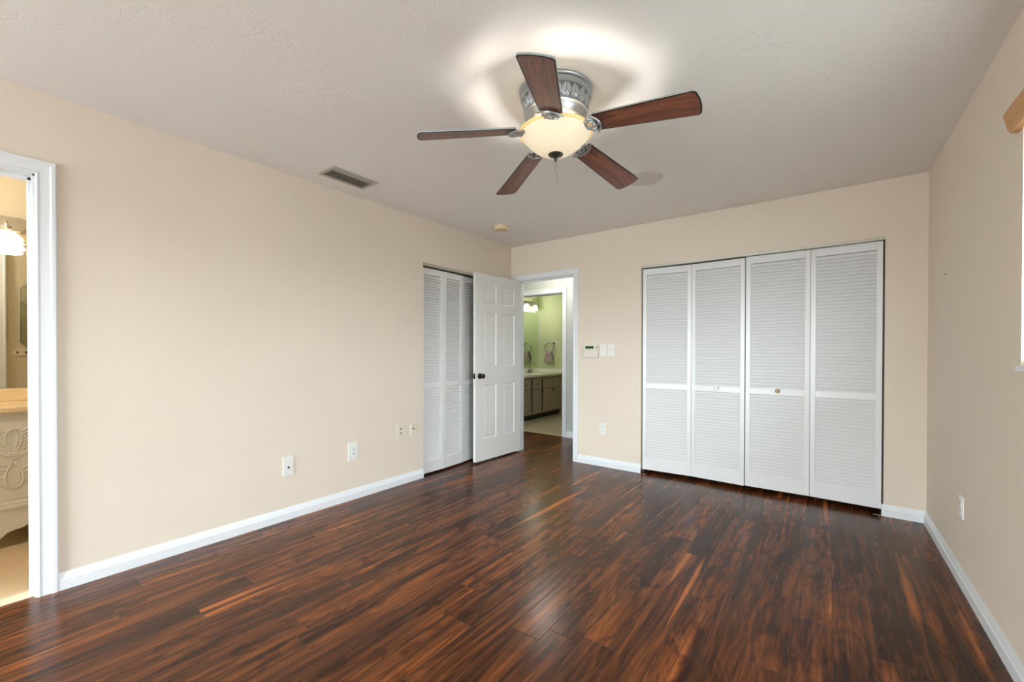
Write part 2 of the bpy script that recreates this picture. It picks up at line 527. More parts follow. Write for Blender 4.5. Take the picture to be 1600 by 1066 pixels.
# ------------------------------------------------------------------ floors
struct('floor_bedroom', boxes(((-0.02, YR, -0.1), (W + T, 0.0, 0)), ((-1.4, 0.0, -0.1), (W + T, 1.11, 0)), ((-0.75, -1.6, -0.1), (-0.02, 0.0, 0))), M['floor'])
struct('floor_master_bath', boxes(((-1.6, YR, -0.1), (-0.10, -1.6, 0.0))), M['tile_a'])
struct('trim_threshold_master_bath', boxes(((-0.10, -4.575, -0.1), (-0.02, -3.815, 0.004))), M['thresh'])
struct('floor_hall_bath', boxes(((-1.8, 1.11, -0.1), (1.3, 3.2, 0.0))), M['tile_b'])
struct('trim_threshold_hall_bath', boxes(((-0.67, 1.095, -0.05), (0.095, 1.135, 0.006))), M['thresh'])

# ------------------------------------------------------------------ walls of the bedroom
MB0, MB1, MBH = -4.575, -3.815, 2.035          # doorway to the master bath in the left wall
LC0, LC1, LCH = -1.387, -0.19, 2.03            # closet in the left wall
HD0, HD1, HDH = 0.090, 0.850, 2.035            # doorway to the hall in the back wall
RC0, RC1, RCH = 1.591, 3.389, 2.03             # closet in the back wall
struct('wall_left', boxes(((-T, YR, 0), (0, MB0, H)), ((-T, MB0, MBH), (0, MB1, H)), ((-T, MB1, 0), (0, LC0, H)),
                          ((-T, LC0, LCH), (0, LC1, H)), ((-T, LC1, 0), (0, 0, H))), M['wall'])
struct('wall_back', boxes(((-T, 0, 0), (HD0, T, H)), ((HD0, 0, HDH), (HD1, T, H)), ((HD1, 0, 0), (RC0, T, H)),
                          ((RC0, 0, RCH), (RC1, T, H)), ((RC1, 0, 0), (W + T, T, H))), M['wall'])
struct('wall_right', boxes(((W, YR, 0), (W + T, WIN_Y0, H)), ((W, WIN_Y0, 0), (W + T, WIN_Y1, WIN_Z0)), ((W, WIN_Y0, WIN_Z1), (W + T, WIN_Y1, H)),
                           ((W, WIN_Y1, 0), (W + T, 0, H))), M['wall'])
struct('wall_rear', boxes(((-T, YR - T, 0), (SD_X0, YR, H)), ((SD_X0, YR - T, SD_Z), (SD_X1, YR, H)), ((SD_X1, YR - T, 0), (W + T, YR, H))), M['wall'])
struct('ceiling', boxes(((-1.8, YR - T, H), (W + T, 3.3, H + 0.12))), M['ceil'])

# closets behind the louvred doors
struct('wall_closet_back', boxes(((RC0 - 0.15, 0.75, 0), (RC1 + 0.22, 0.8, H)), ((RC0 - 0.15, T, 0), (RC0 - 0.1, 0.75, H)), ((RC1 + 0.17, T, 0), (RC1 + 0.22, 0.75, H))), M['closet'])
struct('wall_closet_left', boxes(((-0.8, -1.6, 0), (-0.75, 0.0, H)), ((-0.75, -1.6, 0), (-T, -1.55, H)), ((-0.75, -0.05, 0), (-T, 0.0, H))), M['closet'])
# hall beyond the back wall
HB0, HB1, HBH = -0.67, 0.095, 2.025
struct('wall_hall', boxes(((-1.3, 1.08, 0), (HB0, 1.20, H)), ((HB0, 1.08, HBH), (HB1, 1.20, H)), ((HB1, 1.08, 0), (1.44, 1.20, H)),
                          ((-1.4, T, 0), (-1.3, 1.2, H)), ((1.42, T, 0), (1.44, 1.08, H)), ((-1.3, T, 0), (HD0, T + 0.004, H)), ((HD1, T, 0), (1.42, T + 0.004, H)), ((HD0, T, HDH), (HD1, T + 0.004, H))), M['hall'])
# hall bathroom: green walls
struct('wall_hall_bath', boxes(((-1.66, 1.2, 0), (-1.56, 3.1, H)), ((-1.66, 3.0, 0), (1.3, 3.1, H)), ((1.2, 1.2, 0), (1.3, 3.0, H)),
                               ((-1.56, 1.2, 0), (HB0 - 0.06, 1.204, H)), ((HB1 + 0.06, 1.2, 0), (1.2, 1.204, H)), ((HB0, 1.2, HBH + 0.06), (HB1, 1.204, H))), M['green'])
# master bath: cream walls
struct('wall_master_bath', boxes(((-1.5, YR, 0), (-1.4, -3.0, H)), ((-1.4, YR - T, 0), (-T, YR, H)), ((-1.5, -2.5, 0), (-T, -2.4, H)), ((-1.5, -3.0, 0), (-1.4, -2.5, H)),
                                 ((-T - 0.004, YR, 0), (-T, MB0, H)), ((-T - 0.004, MB1, 0), (-T, -2.5, H)), ((-T - 0.004, MB0, MBH), (-T, MB1, H))), M['cream'])

# ------------------------------------------------------------------ trim
CAS = [(0.0, 0.0), (0.0, 0.011), (0.006, 0.015), (0.014, 0.012), (0.040, 0.014), (0.046, 0.019), (0.056, 0.019), (0.060, 0.015), (0.060, 0.0)]
def casing(name, axis, face, sgn, a, b, top, width=0.060, z0=0.0):
    """mitred U casing round an opening; axis = axis along the wall, face = wall plane, sgn = side it stands out to"""
    k = width / 0.060
    bm = NB()
    path = [(a, z0, -1, 0), (a, top, -1, 1), (b, top, 1, 1), (b, z0, 1, 0)]
    rings = []
    for s, z, ds, dz in path:
        ring = []
        for o_, d in CAS:
            S, Z, D = s + ds * o_ * k, z + dz * o_ * k, face + sgn * d
            ring.append(bm.verts.new((S, D, Z) if axis == 'x' else (D, S, Z)))
        rings.append(ring)
    n = len(CAS)
    for i in range(3):
        for q in range(n):
            bm.faces.new((rings[i][q], rings[i][(q + 1) % n], rings[i + 1][(q + 1) % n], rings[i + 1][q]))
    bm.faces.new(rings[0]); bm.faces.new(rings[-1][::-1])
    bmesh.ops.recalc_face_normals(bm, faces=bm.faces)
    return struct(name, bm, M['trim'])

def jamb(name, axis, d0, d1, a, b, top, stop_at, t=0.010):
    """door lining with a stop bead, sits just inside the opening"""
    bm = NB()
    def bb(s0, s1, e0, e1, z0, z1):
        box(bm, (s0, e0, z0) if axis == 'x' else (e0, s0, z0), (s1, e1, z1) if axis == 'x' else (e1, s1, z1))
    bb(a, a + t, d0, d1, 0, top); bb(b - t, b, d0, d1, 0, top); bb(a, b, d0, d1, top - t, top)
    s0, s1 = stop_at
    bb(a + t, a + t + 0.011, s0, s1, 0, top - t); bb(b - t - 0.011, b - t, s0, s1, 0, top - t); bb(a + t, b - t, s0, s1, top - t - 0.011, top - t)
    return struct(name, bm, M['trim'])

casing('trim_casing_hall_door', 'x', 0.0, -1, HD0, HD1, HDH, 0.058)
jamb('trim_jamb_hall_door', 'x', -0.002, T + 0.006, HD0, HD1, HDH, (0.045, 0.08), 0.008)
casing('trim_casing_hall_side', 'x', T + 0.004, 1, HD0, HD1, HDH, 0.058)
casing('trim_casing_master_bath', 'y', 0.0, 1, MB0, MB1, MBH, 0.070)
jamb('trim_jamb_master_bath', 'y', -T - 0.006, 0.002, MB0, MB1, MBH, (-0.09, -0.055), 0.008)
casing('trim_casing_master_bath_inner', 'y', -T - 0.004, -1, MB0, MB1, MBH, 0.055)
casing('trim_casing_hall_bath', 'x', 1.08, -1, HB0, HB1, HBH, 0.062)
jamb('trim_jamb_hall_bath', 'x', 1.078, 1.206, HB0, HB1, HBH, (1.14, 1.17), 0.008)

BASE = [(0.0, 0.0), (0.016, 0.0), (0.016, 0.050), (0.012, 0.056), (0.010, 0.066), (0.006, 0.078), (0.004, 0.084), (0.0, 0.084)]
def baseboard(name, axis, face, sgn, a, b):
    bm = NB()
    pts = [(face + sgn * d, z) for d, z in BASE]
    prism(bm, pts, axis, a, b) if axis == 'x' else prism(bm, pts, 'y', a, b)
    return struct(name, bm, M['trim'])
baseboard('baseboard_left', 'y', 0.0, 1, MB1 + 0.070, LC0 - 0.004)
baseboard('baseboard_back', 'x', 0.0, -1, HD1 + 0.058, RC0 + 0.004)
baseboard('baseboard_back_corner', 'x', 0.0, -1, RC1 - 0.012, W - 0.001)
baseboard('baseboard_right', 'y', W, -1, YR, -0.001)
baseboard('baseboard_rear', 'x', YR, 1, SD_X1 + 0.06, W - 0.016)
baseboard('baseboard_hall', 'x', 1.08, -1, HB1 + 0.062, 1.42)
baseboard('baseboard_hall_bath', 'x', 3.0, -1, -1.0, 1.2)

# ------------------------------------------------------------------ louvred bifold doors
def leaf(parent, name, org, ang, width, z0, z1, knob=None, louvre_down=True):
    """one louvred leaf: local x along the width, local -y faces the room; org = hinge corner in parent space"""
    o = bpy.data.objects.new(name, None)
    th, st = 0.028, 0.036
    bm = NB()
    zt, zb, zm0, zm1 = z1 - 0.062, z0 + 0.115, 0.832, 0.884
    box(bm, (0.001, 0, z0), (st, th, z1)); box(bm, (width - st, 0, z0), (width - 0.001, th, z1))
    box(bm, (st, 0, zt), (width - st, th, z1)); box(bm, (st, 0, z0), (width - st, th, zb)); box(bm, (st, 0, zm0), (width - st, th, zm1))
    f = obj(name, bm, M['louver'], parent, local=True, bevel=0.0015)
    f.location = org; f.rotation_euler = (0, 0, ang)
    bm = NB()
    pit = 0.0272
    for lo, hi in ((zb, zm0), (zm1, zt)):
        cnt = round((hi - lo) / pit); p = (hi - lo) / cnt
        for k in range(cnt):
            z = lo + p * k
            prism(bm, [(0.0015, z + 0.001), (0.0170, z + 0.0245), (0.0205, z + 0.0232), (0.0060, z - 0.0032), (0.0022, z - 0.0028)], 'x', st - 0.002, width - st + 0.002)
    lv = obj('louvers', bm, M['louver'], f, local=True)
    return f

def knob(parent, loc, m, axis, r=0.017, L=0.030, local=False, name='knob'):
    """small round pull; axis 'x' sticks out to +x, 'y' to -y"""
    s = 1 if axis == 'x' else -1
    bm = NB()
    lathe(bm, [(0, 0), (r * 0.45, 0), (r * 0.42, s * L * 0.45), (r * 0.95, s * L * 0.62), (r, s * L * 0.78), (r * 0.8, s * L * 0.97), (0, s * L)], loc, 20, axis)
    return obj(name, bm, m, parent, smooth=True, local=local)

def bifold(name, label, p0, p1, p2, z0, z1, face, knob_at, knob_mat, group):
    """pair of leaves hinged at p1; face = +x or -y side to the room"""
    t = thing(name, label, 'door', (p0[0], p0[1], 0), group, kind='structure')
    for a, b in ((p0, p1), (p1, p2)):
        d = Vector((b[0] - a[0], b[1] - a[1], 0)); ang = math.atan2(d.y, d.x)
        f = leaf(t, 'leaf', (a[0] - p0[0], a[1] - p0[1], 0), ang, d.length, z0, z1)
        if (a is p0 and knob_at[0] == 0) or (a is p1 and knob_at[0] == 1):
            knob(f, (knob_at[1] * d.length, 0, knob_at[2]), knob_mat, 'y', local=True)
    # hinge pins top and bottom
    bm = NB()
    for p in (p0,):
        lathe(bm, [(0, z1), (0.006, z1), (0.006, z1 + 0.022), (0, z1 + 0.022)], (p[0] + 0.03 * (1 if face == 'y' else 0), p[1] + (0.014 if face == 'y' else 0.03), 0), 12)
    obj('pivot_pin', bm, M['track'], t)
    return t

g1 = None
bifold('door_1', 'left pair of white louvred bifold leaves on the wide closet, white knob', (RC0 + 0.010, 0.020), (2.046, 0.050), (2.487, 0.030), 0.036, 2.000, 'y', (1, 0.50, 0.868), M['plate_w'], g1)
bifold('door_2', 'right pair of white louvred bifold leaves on the wide closet, brown knob', (2.492, 0.030), (2.946, 0.036), (RC1 - 0.010, 0.018), 0.040, 2.005, 'y', (0, 0.52, 0.870), M['wood_knob'], g1)
# pair on the left wall: same build, turned so that its face looks to +x (local -y -> +x means angle +90)
def bifold_left(name, label, ys, xs, knob_leaf):
    t = thing(name, label, 'door', (0, ys[0], 0), None, kind='structure')
    for i in range(2):
        a, b = (xs[i], ys[i]), (xs[i + 1], ys[i + 1])
        d = Vector((b[0] - a[0], b[1] - a[1], 0)); ang = math.atan2(d.y, d.x)
        f = leaf(t, 'leaf', (a[0], a[1] - ys[0], 0), ang, d.length, 0.018, 1.990)
        if i == knob_leaf:
            knob(f, (0.62 * d.length, 0, 0.868), M['plate_i'], 'y', local=True)
bifold_left('door_3', 'white louvred bifold closet leaves on the left wall, ivory knob', (-1.384, -1.100, -0.812), (-0.028, -0.018, -0.030), 1)
bifold_left('door_4', 'louvred bifold closet leaves mostly hidden behind the open panel door', (-0.808, -0.52, -0.205), (-0.034, -0.060, -0.034), 0)

# closet tracks and reveals
def track(name, a, b, label):
    bm = NB(); box(bm, a, b)
    o = obj(name, bm, M['track']); o['kind'] = 'structure'
track('trim_track_back', (RC0, -0.004, 2.008), (RC1, 0.05, 2.03), '')
track('trim_track_left', (-0.05, LC0, 2.004), (0.004, LC1, 2.03), '')
t = thing('floor_bracket', 'small steel pivot bracket on the floor under the left end of the wide closet', 'bracket', (RC0 + 0.012, 0.01, 0), 'closet pivot brackets')
obj('bracket_plate', boxes(((RC0 + 0.008, -0.006, 0), (RC0 + 0.06, 0.03, 0.004)), ((RC0 + 0.004, -0.006, 0), (RC0 + 0.008, 0.03, 0.03))), M['chrome'], t)
t = thing('floor_bracket', 'small steel pivot bracket on the floor under the right end of the wide closet', 'bracket', (RC1 - 0.012, 0.01, 0), 'closet pivot brackets')
obj('bracket_plate', boxes(((RC1 - 0.06, -0.006, 0), (RC1 - 0.008, 0.03, 0.004)), ((RC1 - 0.008, -0.006, 0), (RC1 - 0.004, 0.03, 0.03))), M['chrome'], t)

# ------------------------------------------------------------------ open six-panel door
def panel_door():
    t = thing('door_5', 'white six-panel door standing open beside the doorway, bronze knob', 'door', (0.120, 0.012, 0), None, kind='structure')
    Wd, th, z0, z1 = 0.757, 0.035, 0.018, 2.026
    # local x from hinge to free edge, local +y = face to the room
    xs = [0, 0.112, 0.318, 0.428, 0.640, Wd]
    zs = [z0, 0.250, 0.835, 1.030, 1.615, 1.715, 1.918, z1]
    bm = NB()
    for side, yv in ((1, th), (-1, 0.0)):
        g = [[bm.verts.new((x, yv, z)) for x in xs] for z in zs]
        pans = []
        for j in range(len(zs) - 1):
            for i in range(len(xs) - 1):
                f = bm.faces.new((g[j][i], g[j][i + 1], g[j + 1][i + 1], g[j + 1][i]))
                if i in (1, 3) and j in (1, 3, 5): pans.append(f)
        if side == 1: G1 = g; P1 = pans
        else: G0 = g; P0 = pans
    nj, ni = len(zs), len(xs)
    for j in range(nj - 1):
        bm.faces.new((G1[j][0], G1[j + 1][0], G0[j + 1][0], G0[j][0])); bm.faces.new((G1[j][-1], G1[j + 1][-1], G0[j + 1][-1], G0[j][-1]))
    for i in range(ni - 1):
        bm.faces.new((G1[0][i], G1[0][i + 1], G0[0][i + 1], G0[0][i])); bm.faces.new((G1[-1][i], G1[-1][i + 1], G0[-1][i + 1], G0[-1][i]))
    bmesh.ops.recalc_face_normals(bm, faces=bm.faces)
    for P in (P1, P0):
        bmesh.ops.inset_individual(bm, faces=P, thickness=0.007, depth=-0.004)
        bmesh.ops.inset_individual(bm, faces=P, thickness=0.010, depth=-0.006)
        bmesh.ops.inset_individual(bm, faces=P, thickness=0.008, depth=0.0)
        bmesh.ops.inset_individual(bm, faces=P, thickness=0.020, depth=0.007)
    obj('door_panel', bm, M['door'], t, local=True)
    bm = NB()
    kx, kz = Wd - 0.062, 0.930
    for s, y0 in ((1, th), (-1, 0)):
        lathe(bm, [(0, y0), (0.031, y0), (0.031, y0 + s * 0.004), (0.026, y0 + s * 0.008), (0.011, y0 + s * 0.012), (0.010, y0 + s * 0.030), (0.018, y0 + s * 0.036),
                   (0.026, y0 + s * 0.046), (0.027, y0 + s * 0.054), (0.021, y0 + s * 0.062), (0, y0 + s * 0.065)], (kx, 0, kz), 28, 'y')
    obj('door_knob', bm, M['bronze'], t, smooth=True, local=True)
    bm = NB(); box(bm, (Wd - 0.001, 0.006, kz - 0.029), (Wd + 0.0015, 0.029, kz + 0.029)); box(bm, (Wd, 0.012, kz - 0.010), (Wd + 0.012, 0.024, kz + 0.010))
    obj('latch', bm, M['bronze'], t, local=True)
    for z in (0.25, 1.02, 1.80):
        bm = NB(); lathe(bm, [(0, z - 0.045), (0.006, z - 0.045), (0.006, z + 0.045), (0, z + 0.045)], (-0.004, 0.0, 0), 10)
        obj('hinge', bm, M['nickel'], t, smooth=True, local=True)
    # free end reaches (0.065,-0.737); face to +x
    d = Vector((0.050 - 0.085, -0.737 - 0.012, 0))
    t.rotation_euler = (0, 0, math.atan2(d.y, d.x))
    t.location = (0.094, 0.010, 0)
    return t
panel_door()
struct('trim_strike_plate', boxes(((HD1 - 0.0095, 0.012, 0.965), (HD1 - 0.0075, 0.036, 1.035))), M['nickel'])

# ------------------------------------------------------------------ wall plates
def plate(name, label, cat, wall, s0, s1, z0, z1, m, holes=(), kind='duplex', group=None):
    """wall = ('x', plane, sign) plate on a wall of constant x, or ('y', plane, sign)"""
    ax, pl, sg = wall
    def P(s, d, z): return (pl + sg * d, s, z) if ax == 'x' else (s, pl + sg * d, z)
    t = thing(name, label, cat, P((s0 + s1) / 2, 0, z0), group)
    bm = NB(); box(bm, P(s0, 0, z0), P(s1, 0.006, z1), bev=0.002)
    obj('cover_plate', bm, m, t)
    sc, zc = (s0 + s1) / 2, (z0 + z1) / 2
    if kind == 'duplex':
        for dz in (-0.0195, 0.0195):
            bm = NB(); box(bm, P(sc - 0.016, 0.004, zc + dz - 0.014), P(sc + 0.016, 0.0085, zc + dz + 0.014), bev=0.001)
            r = obj('receptacle', bm, m, t)
            bm = NB()
            for ds in (-0.0065, 0.0065): box(bm, P(sc + ds - 0.0013, 0.008, zc + dz - 0.003), P(sc + ds + 0.0013, 0.0090, zc + dz + 0.006))
            box(bm, P(sc - 0.0025, 0.008, zc + dz - 0.010), P(sc + 0.0025, 0.0090, zc + dz - 0.0055))
            obj('slots', bm, M['slot'], r)
    elif kind == 'jack':
        for dz in holes:
            bm = NB(); lathe(bm, [(0, 0.004 * sg), (0.0075, 0.004 * sg), (0.007, 0.011 * sg), (0.004, 0.0115 * sg), (0, 0.0115 * sg)], P(sc, 0, zc + dz), 16, ax)
            obj('jack', bm, M['slot'], t, smooth=True)
    elif kind == 'toggle':
        bm = NB(); prism_pts = [(0.004, zc - 0.012), (0.018, zc + 0.004), (0.016, zc + 0.011), (0.004, zc + 0.010)]
        for k in (0,):
            A = [bm.verts.new(P(sc - 0.005, d, z)) for d, z in prism_pts]; B = [bm.verts.new(P(sc + 0.005, d, z)) for d, z in prism_pts]
            bm.faces.new(A); bm.faces.new(B[::-1])
            for i in range(4): bm.faces.new((A[i], B[i], B[(i + 1) % 4], A[(i + 1) % 4]))
            bmesh.ops.recalc_face_normals(bm, faces=bm.faces)
        obj('toggle', bm, m, t)
    elif kind == 'rocker':
        bm = NB(); box(bm, P(sc - 0.0165, 0.004, zc - 0.033), P(sc + 0.0165, 0.010, zc + 0.033), bev=0.002)
        obj('rocker', bm, m, t)
    for z in ((z0 + 0.018, z1 - 0.018) if kind != 'duplex' else (zc,)):
        bm = NB(); lathe(bm, [(0, 0.006 * sg), (0.003, 0.006 * sg), (0.0025, 0.0072 * sg), (0, 0.0075 * sg)], P(sc, 0, z), 10, ax)
        obj('screw', bm, M['nickel'] if m is not M['plate_w'] else M['plate_w'], t, smooth=True)
    return t
LW, BW_, RW = ('x', 0.0, 1), ('y', 0.0, -1), ('x', W, -1)
plate('cable_plate', 'white cable plate with one dark jack, low on the left wall nearest the bathroom doorway', 'wall plate', LW, -2.668, -2.594, 0.307, 0.445, M['plate_w'], (-0.008,), 'jack')
plate('power_outlet', 'white double socket low on the left wall between the cable plate and ivory plates', 'outlet', LW, -2.164, -2.080, 0.315, 0.458, M['plate_w'])
plate('phone_plate', 'ivory plate with two dark jacks, low on the left wall near the closet', 'wall plate', LW, -1.688, -1.608, 0.418, 0.536, M['plate_i'], (-0.018, 0.018), 'jack')
plate('phone_plate', 'small ivory plate with one jack, low on the left wall right beside the closet', 'wall plate', LW, -1.540, -1.478, 0.418, 0.518, M['plate_i'], (0.012,), 'jack')
plate('power_outlet', 'white double socket low on the back wall between doorway and wide closet', 'outlet', BW_, 1.157, 1.229, 0.333, 0.448, M['plate_w'])
plate('power_outlet', 'white double socket low on the right wall below the nail', 'outlet', RW, -0.990, -0.918, 0.337, 0.452, M['plate_w'])
plate('light_switch', 'white light switch with a flat rocker directly right of the keypad', 'switch', BW_, 1.158, 1.230, 1.143, 1.268, M['plate_w'], (), 'rocker')
plate('light_switch', 'white light switch with a toggle, the one farther from the keypad', 'switch', BW_, 1.246, 1.322, 1.143, 1.270, M['plate_w'], (), 'toggle')

# alarm keypad with green display
t = thing('alarm_keypad', 'cream wall keypad with a dark green display beside the doorway', 'keypad', (1.058, 0, 1.132))
bm = NB(); box(bm, (0.969, -0.026, 1.130), (1.146, 0, 1.272), bev=0.004); obj('keypad_body', bm, M['keypad'], t)
bm = NB(); box(bm, (0.985, -0.031, 1.210), (1.122, -0.026, 1.262), bev=0.004); bz = obj('display_bezel', bm, M['bezel'], t)
bm = NB(); box(bm, (1.004, -0.0322, 1.222), (1.100, -0.0308, 1.250)); obj('display', bm, M['lcd'], t)
bm = NB(); box(bm, (0.973, -0.030, 1.136), (1.142, -0.0262, 1.202), bev=0.0015); obj('flip_cover', bm, M['keypad'], t)
bm = NB(); box(bm, (1.128, -0.029, 1.228), (1.138, -0.026, 1.244)); obj('button', bm, M['slot'], t)

# nail in the right wall
bm = NB(); lathe(bm, [(0, 0.004), (0.0015, 0.004), (0.0015, -0.012), (0.005, -0.012), (0.005, -0.0135), (0, -0.014)], (W, -0.569, 1.649), 12, 'x')
tag(obj('nail', bm, M['slot'], smooth=True), 'single dark nail in the bare right wall', 'nail')

# ------------------------------------------------------------------ ceiling fittings
t = thing('ceiling_vent', 'rectangular louvred air vent in the ceiling near the left wall', 'vent', (0.28, -2.332, H))
x0, x1, y0, y1 = 0.178, 0.382, -2.510, -2.154
i0, i1, j0, j1 = x0 + 0.028, x1 - 0.028, y0 + 0.030, y1 - 0.030
bm = NB()
box(bm, (x0, y0, H - 0.006), (i0, y1, H)); box(bm, (i1, y0, H - 0.006), (x1, y1, H)); box(bm, (i0, y0, H - 0.006), (i1, j0, H)); box(bm, (i0, j1, H - 0.006), (i1, y1, H))
obj('vent_frame', bm, M['vent'], t, bevel=0.002)
obj('duct_shade_sheet', boxes(((i0, j0, H - 0.0006), (i1, j1, H - 0.0001))), M['dark'], t)  # dark sheet painted as the shade inside the duct, not an opening
for k in range(5):
    xx = i0 + 0.012 + k * (i1 - i0 - 0.010) / 5
    bm = NB(); prism(bm, [(xx + 0.0130, H - 0.001), (xx + 0.0145, H - 0.001), (xx + 0.0080, H - 0.011), (xx + 0.0060, H - 0.011)], 'y', j0, j1)
    obj('vent_louver', bm, M['vent'] if k == 4 else M['vent_dark'], t)  # slats darker than the frame, the last one in the frame colour

t = thing('smoke_detector', 'round yellowed smoke detector on the ceiling near the far corner', 'smoke detector', (0.444, -0.762, H))
bm = NB(); lathe(bm, [(0, H), (0.072, H), (0.072, H - 0.010), (0.066, H - 0.013), (0.064, H - 0.030), (0.056, H - 0.038), (0.020, H - 0.041), (0, H - 0.041)], (0.444, -0.762, 0), 40)
obj('detector_shell', bm, M['yellowed'], t, smooth=True)
bm = NB()
for k in range(10):
    a = 2 * PI * k / 10
    q = Vector((math.cos(a), math.sin(a), 0)) * 0.058
    tube(bm, [(0.444 + q.x, -0.762 + q.y, H - 0.036), (0.444 + q.x * 0.62, -0.762 + q.y * 0.62, H - 0.041)], 0.0018, 6)
obj('sensor_slots', bm, M['slot'], t)
bm = NB(); lathe(bm, [(0, H - 0.040), (0.008, H - 0.040), (0.007, H - 0.044), (0, H - 0.0445)], (0.452, -0.775, 0), 14); obj('test_button', bm, M['yellowed'], t, smooth=True)

t = thing('ceiling_speaker', 'round pale speaker grille set in the ceiling beyond the fan', 'speaker', (1.992, -1.055, H))
bm = NB(); lathe(bm, [(0.116, H), (0.116, H - 0.004), (0.122, H - 0.005), (0.125, H - 0.003), (0.125, H)], (1.992, -1.055, 0), 56); obj('speaker_rim', bm, M['grille'], t, smooth=True)
bm = NB(); lathe(bm, [(0, H - 0.0042), (0.06, H - 0.004), (0.116, H - 0.0032), (0.116, H)], (1.992, -1.055, 0), 56); obj('speaker_grille', bm, M['grille'], t, smooth=True)

# ------------------------------------------------------------------ ceiling fan
FX, FY = 1.992, -2.305
fan = thing('ceiling_fan', 'five-blade flush ceiling fan with pewter housing, walnut blades and lit glass bowl', 'ceiling fan', (FX, FY, H))
c = (FX, FY, 0)
bm = NB(); lathe(bm, [(0, H), (0.173, H), (0.175, H - 0.006), (0.172, H - 0.012), (0.163, H - 0.016), (0.163, H - 0.024), (0.169, H - 0.028), (0.170, H - 0.034), (0.164, H - 0.040), (0.161, H - 0.042)], c, 96)
hs = obj('canopy_ring', bm, M['pewter'], fan, smooth=True)
# leaf-embossed band
bm = NB(); NS, NR = 480, 22
zt_, zb_ = H - 0.042, H - 0.104
rings = []
for j in range(NR + 1):
    v = j / NR
    rr_ = 0.160 + (0.147 - 0.160) * v
    ring = []
    for i in range(NS):
        a = 2 * PI * i / NS
        u = (a / (2 * PI) * 22) % 1.0 - 0.5
        wleaf = 0.46 * math.sin(PI * min(1, max(0, (1 - v) * 0.92 + 0.04))) ** 0.8     # pointed leaf
        d = abs(u) / max(wleaf, 1e-3)
        hgt = 0.0
        if d < 1: hgt = 0.0040 * (1 - d * 0.6) - (0.0022 if abs(u) < 0.035 else 0)
        if abs(d - 1) < 0.16: hgt += 0.0020
        z_edge = 0.62 + 0.30 * abs(u) * 2
        if abs(v - z_edge) < 0.06: hgt += 0.0028
        ring.append(bm.verts.new((FX + (rr_ + hgt) * math.cos(a), FY + (rr_ + hgt) * math.sin(a), zt_ + (zb_ - zt_) * v)))
    rings.append(ring)
for j in range(NR):
    for i in range(NS):
        f = bm.faces.new((rings[j][i], rings[j][(i + 1) % NS], rings[j + 1][(i + 1) % NS], rings[j + 1][i]))
        q = sum(math.hypot(v_.co.x - FX, v_.co.y - FY) - (0.160 + (0.147 - 0.160) * (zt_ - v_.co.z) / (zt_ - zb_)) for v_ in f.verts) / 4
        f.material_index = 1 if q > 0.0022 else 0          # lighter pewter on raised faces, darker in the recesses
bmesh.ops.recalc_face_normals(bm, faces=bm.faces)
obj('leaf_band', bm, [M['pewter_dark'], M['pewter']], fan, smooth=True)
bm = NB(); lathe(bm, [(0.149, H - 0.102), (0.153, H - 0.106), (0.153, H - 0.112), (0.147, H - 0.115), (0.144, H - 0.122), (0.135, H - 0.140), (0.120, H - 0.155), (0.102, H - 0.163), (0.098, H - 0.166), (0, H - 0.166)], c, 96)
obj('motor_housing', bm, M['pewter'], fan, smooth=True)
bm = NB(); lathe(bm, [(0, H - 0.166), (0.088, H - 0.166), (0.095, H - 0.170), (0.095, H - 0.180), (0.082, H - 0.184), (0.066, H - 0.190), (0.060, H - 0.198), (0, H - 0.198)], c, 64)
obj('flywheel', bm, M['dk_pewter'], fan, smooth=True)

def iron_tubes(bm):
    """blade bracket: arm, triquetra knot and crescent plate; local x outward, z up"""
    z = lambda x: -0.004 * 0
    tube(bm, [(0.070, 0, 0.004), (0.095, 0, 0.002), (0.120, 0, -0.004), (0.150, 0, -0.004)], [0.011, 0.009, 0.007, 0.006], 10)
    # three almond loops woven round a centre
    cx_ = 0.182
    for k in range(3):
        th = PI + k * 2 * PI / 3
        pts = []
        for i in range(32):
            q = 2 * PI * i / 32
            px = 0.050 * (0.5 - 0.5 * math.cos(q)) - 0.014
            py = 0.026 * math.sin(q)
            pts.append((cx_ + px * math.cos(th) - py * math.sin(th), (px * math.sin(th) + py * math.cos(th)) * 1.15, -0.008 + 0.003 * math.sin(3 * q + k)))
        tube(bm, pts, 0.0038, 8, closed=True)

def crescent(bm):
    pts, rr_ = [], []
    for i in range(17):
        u = -1 + 2 * i / 16
        pts.append((0.232 - 0.030 * u * u, u * 0.060, -0.009)); rr_.append(0.0065 - 0.0035 * abs(u))
    tube(bm, pts, rr_, 8)
    pts = []
    for i in range(17):
        u = -1 + 2 * i / 16
        pts.append((0.208 - 0.006 * u * u + 0.004, u * 0.056, -0.007))
    tube(bm, pts, 0.0035, 8)

def blade_outline(inset=0.0):
    R0, R1, w0, w1 = 0.205 + inset, 0.662 - inset, 0.054 - inset, 0.069 - inset
    pts = []
    def arc(cx_, cy_, r, a0, a1, n=7):
        for i in range(n + 1):
            a = a0 + (a1 - a0) * i / n
            pts.append((cx_ + r * math.cos(a), cy_ + r * math.sin(a)))
    rr_ = 0.020
    # tip: gently bowed end with rounded corners
    arc(R1 - rr_ - 0.006, -w1 + rr_, rr_, -PI / 2, -0.18, 6)
    pts.append((R1 - 0.001, -w1 * 0.35)); pts.append((R1, 0)); pts.append((R1 - 0.001, w1 * 0.35))
    arc(R1 - rr_ - 0.006, w1 - rr_, rr_, 0.18, PI / 2, 6)
    arc(R0 + 0.012, w0 - 0.012, 0.012, PI / 2, PI, 4)
    arc(R0 + 0.012, -w0 + 0.012, 0.012, PI, 1.5 * PI, 4)
    return pts

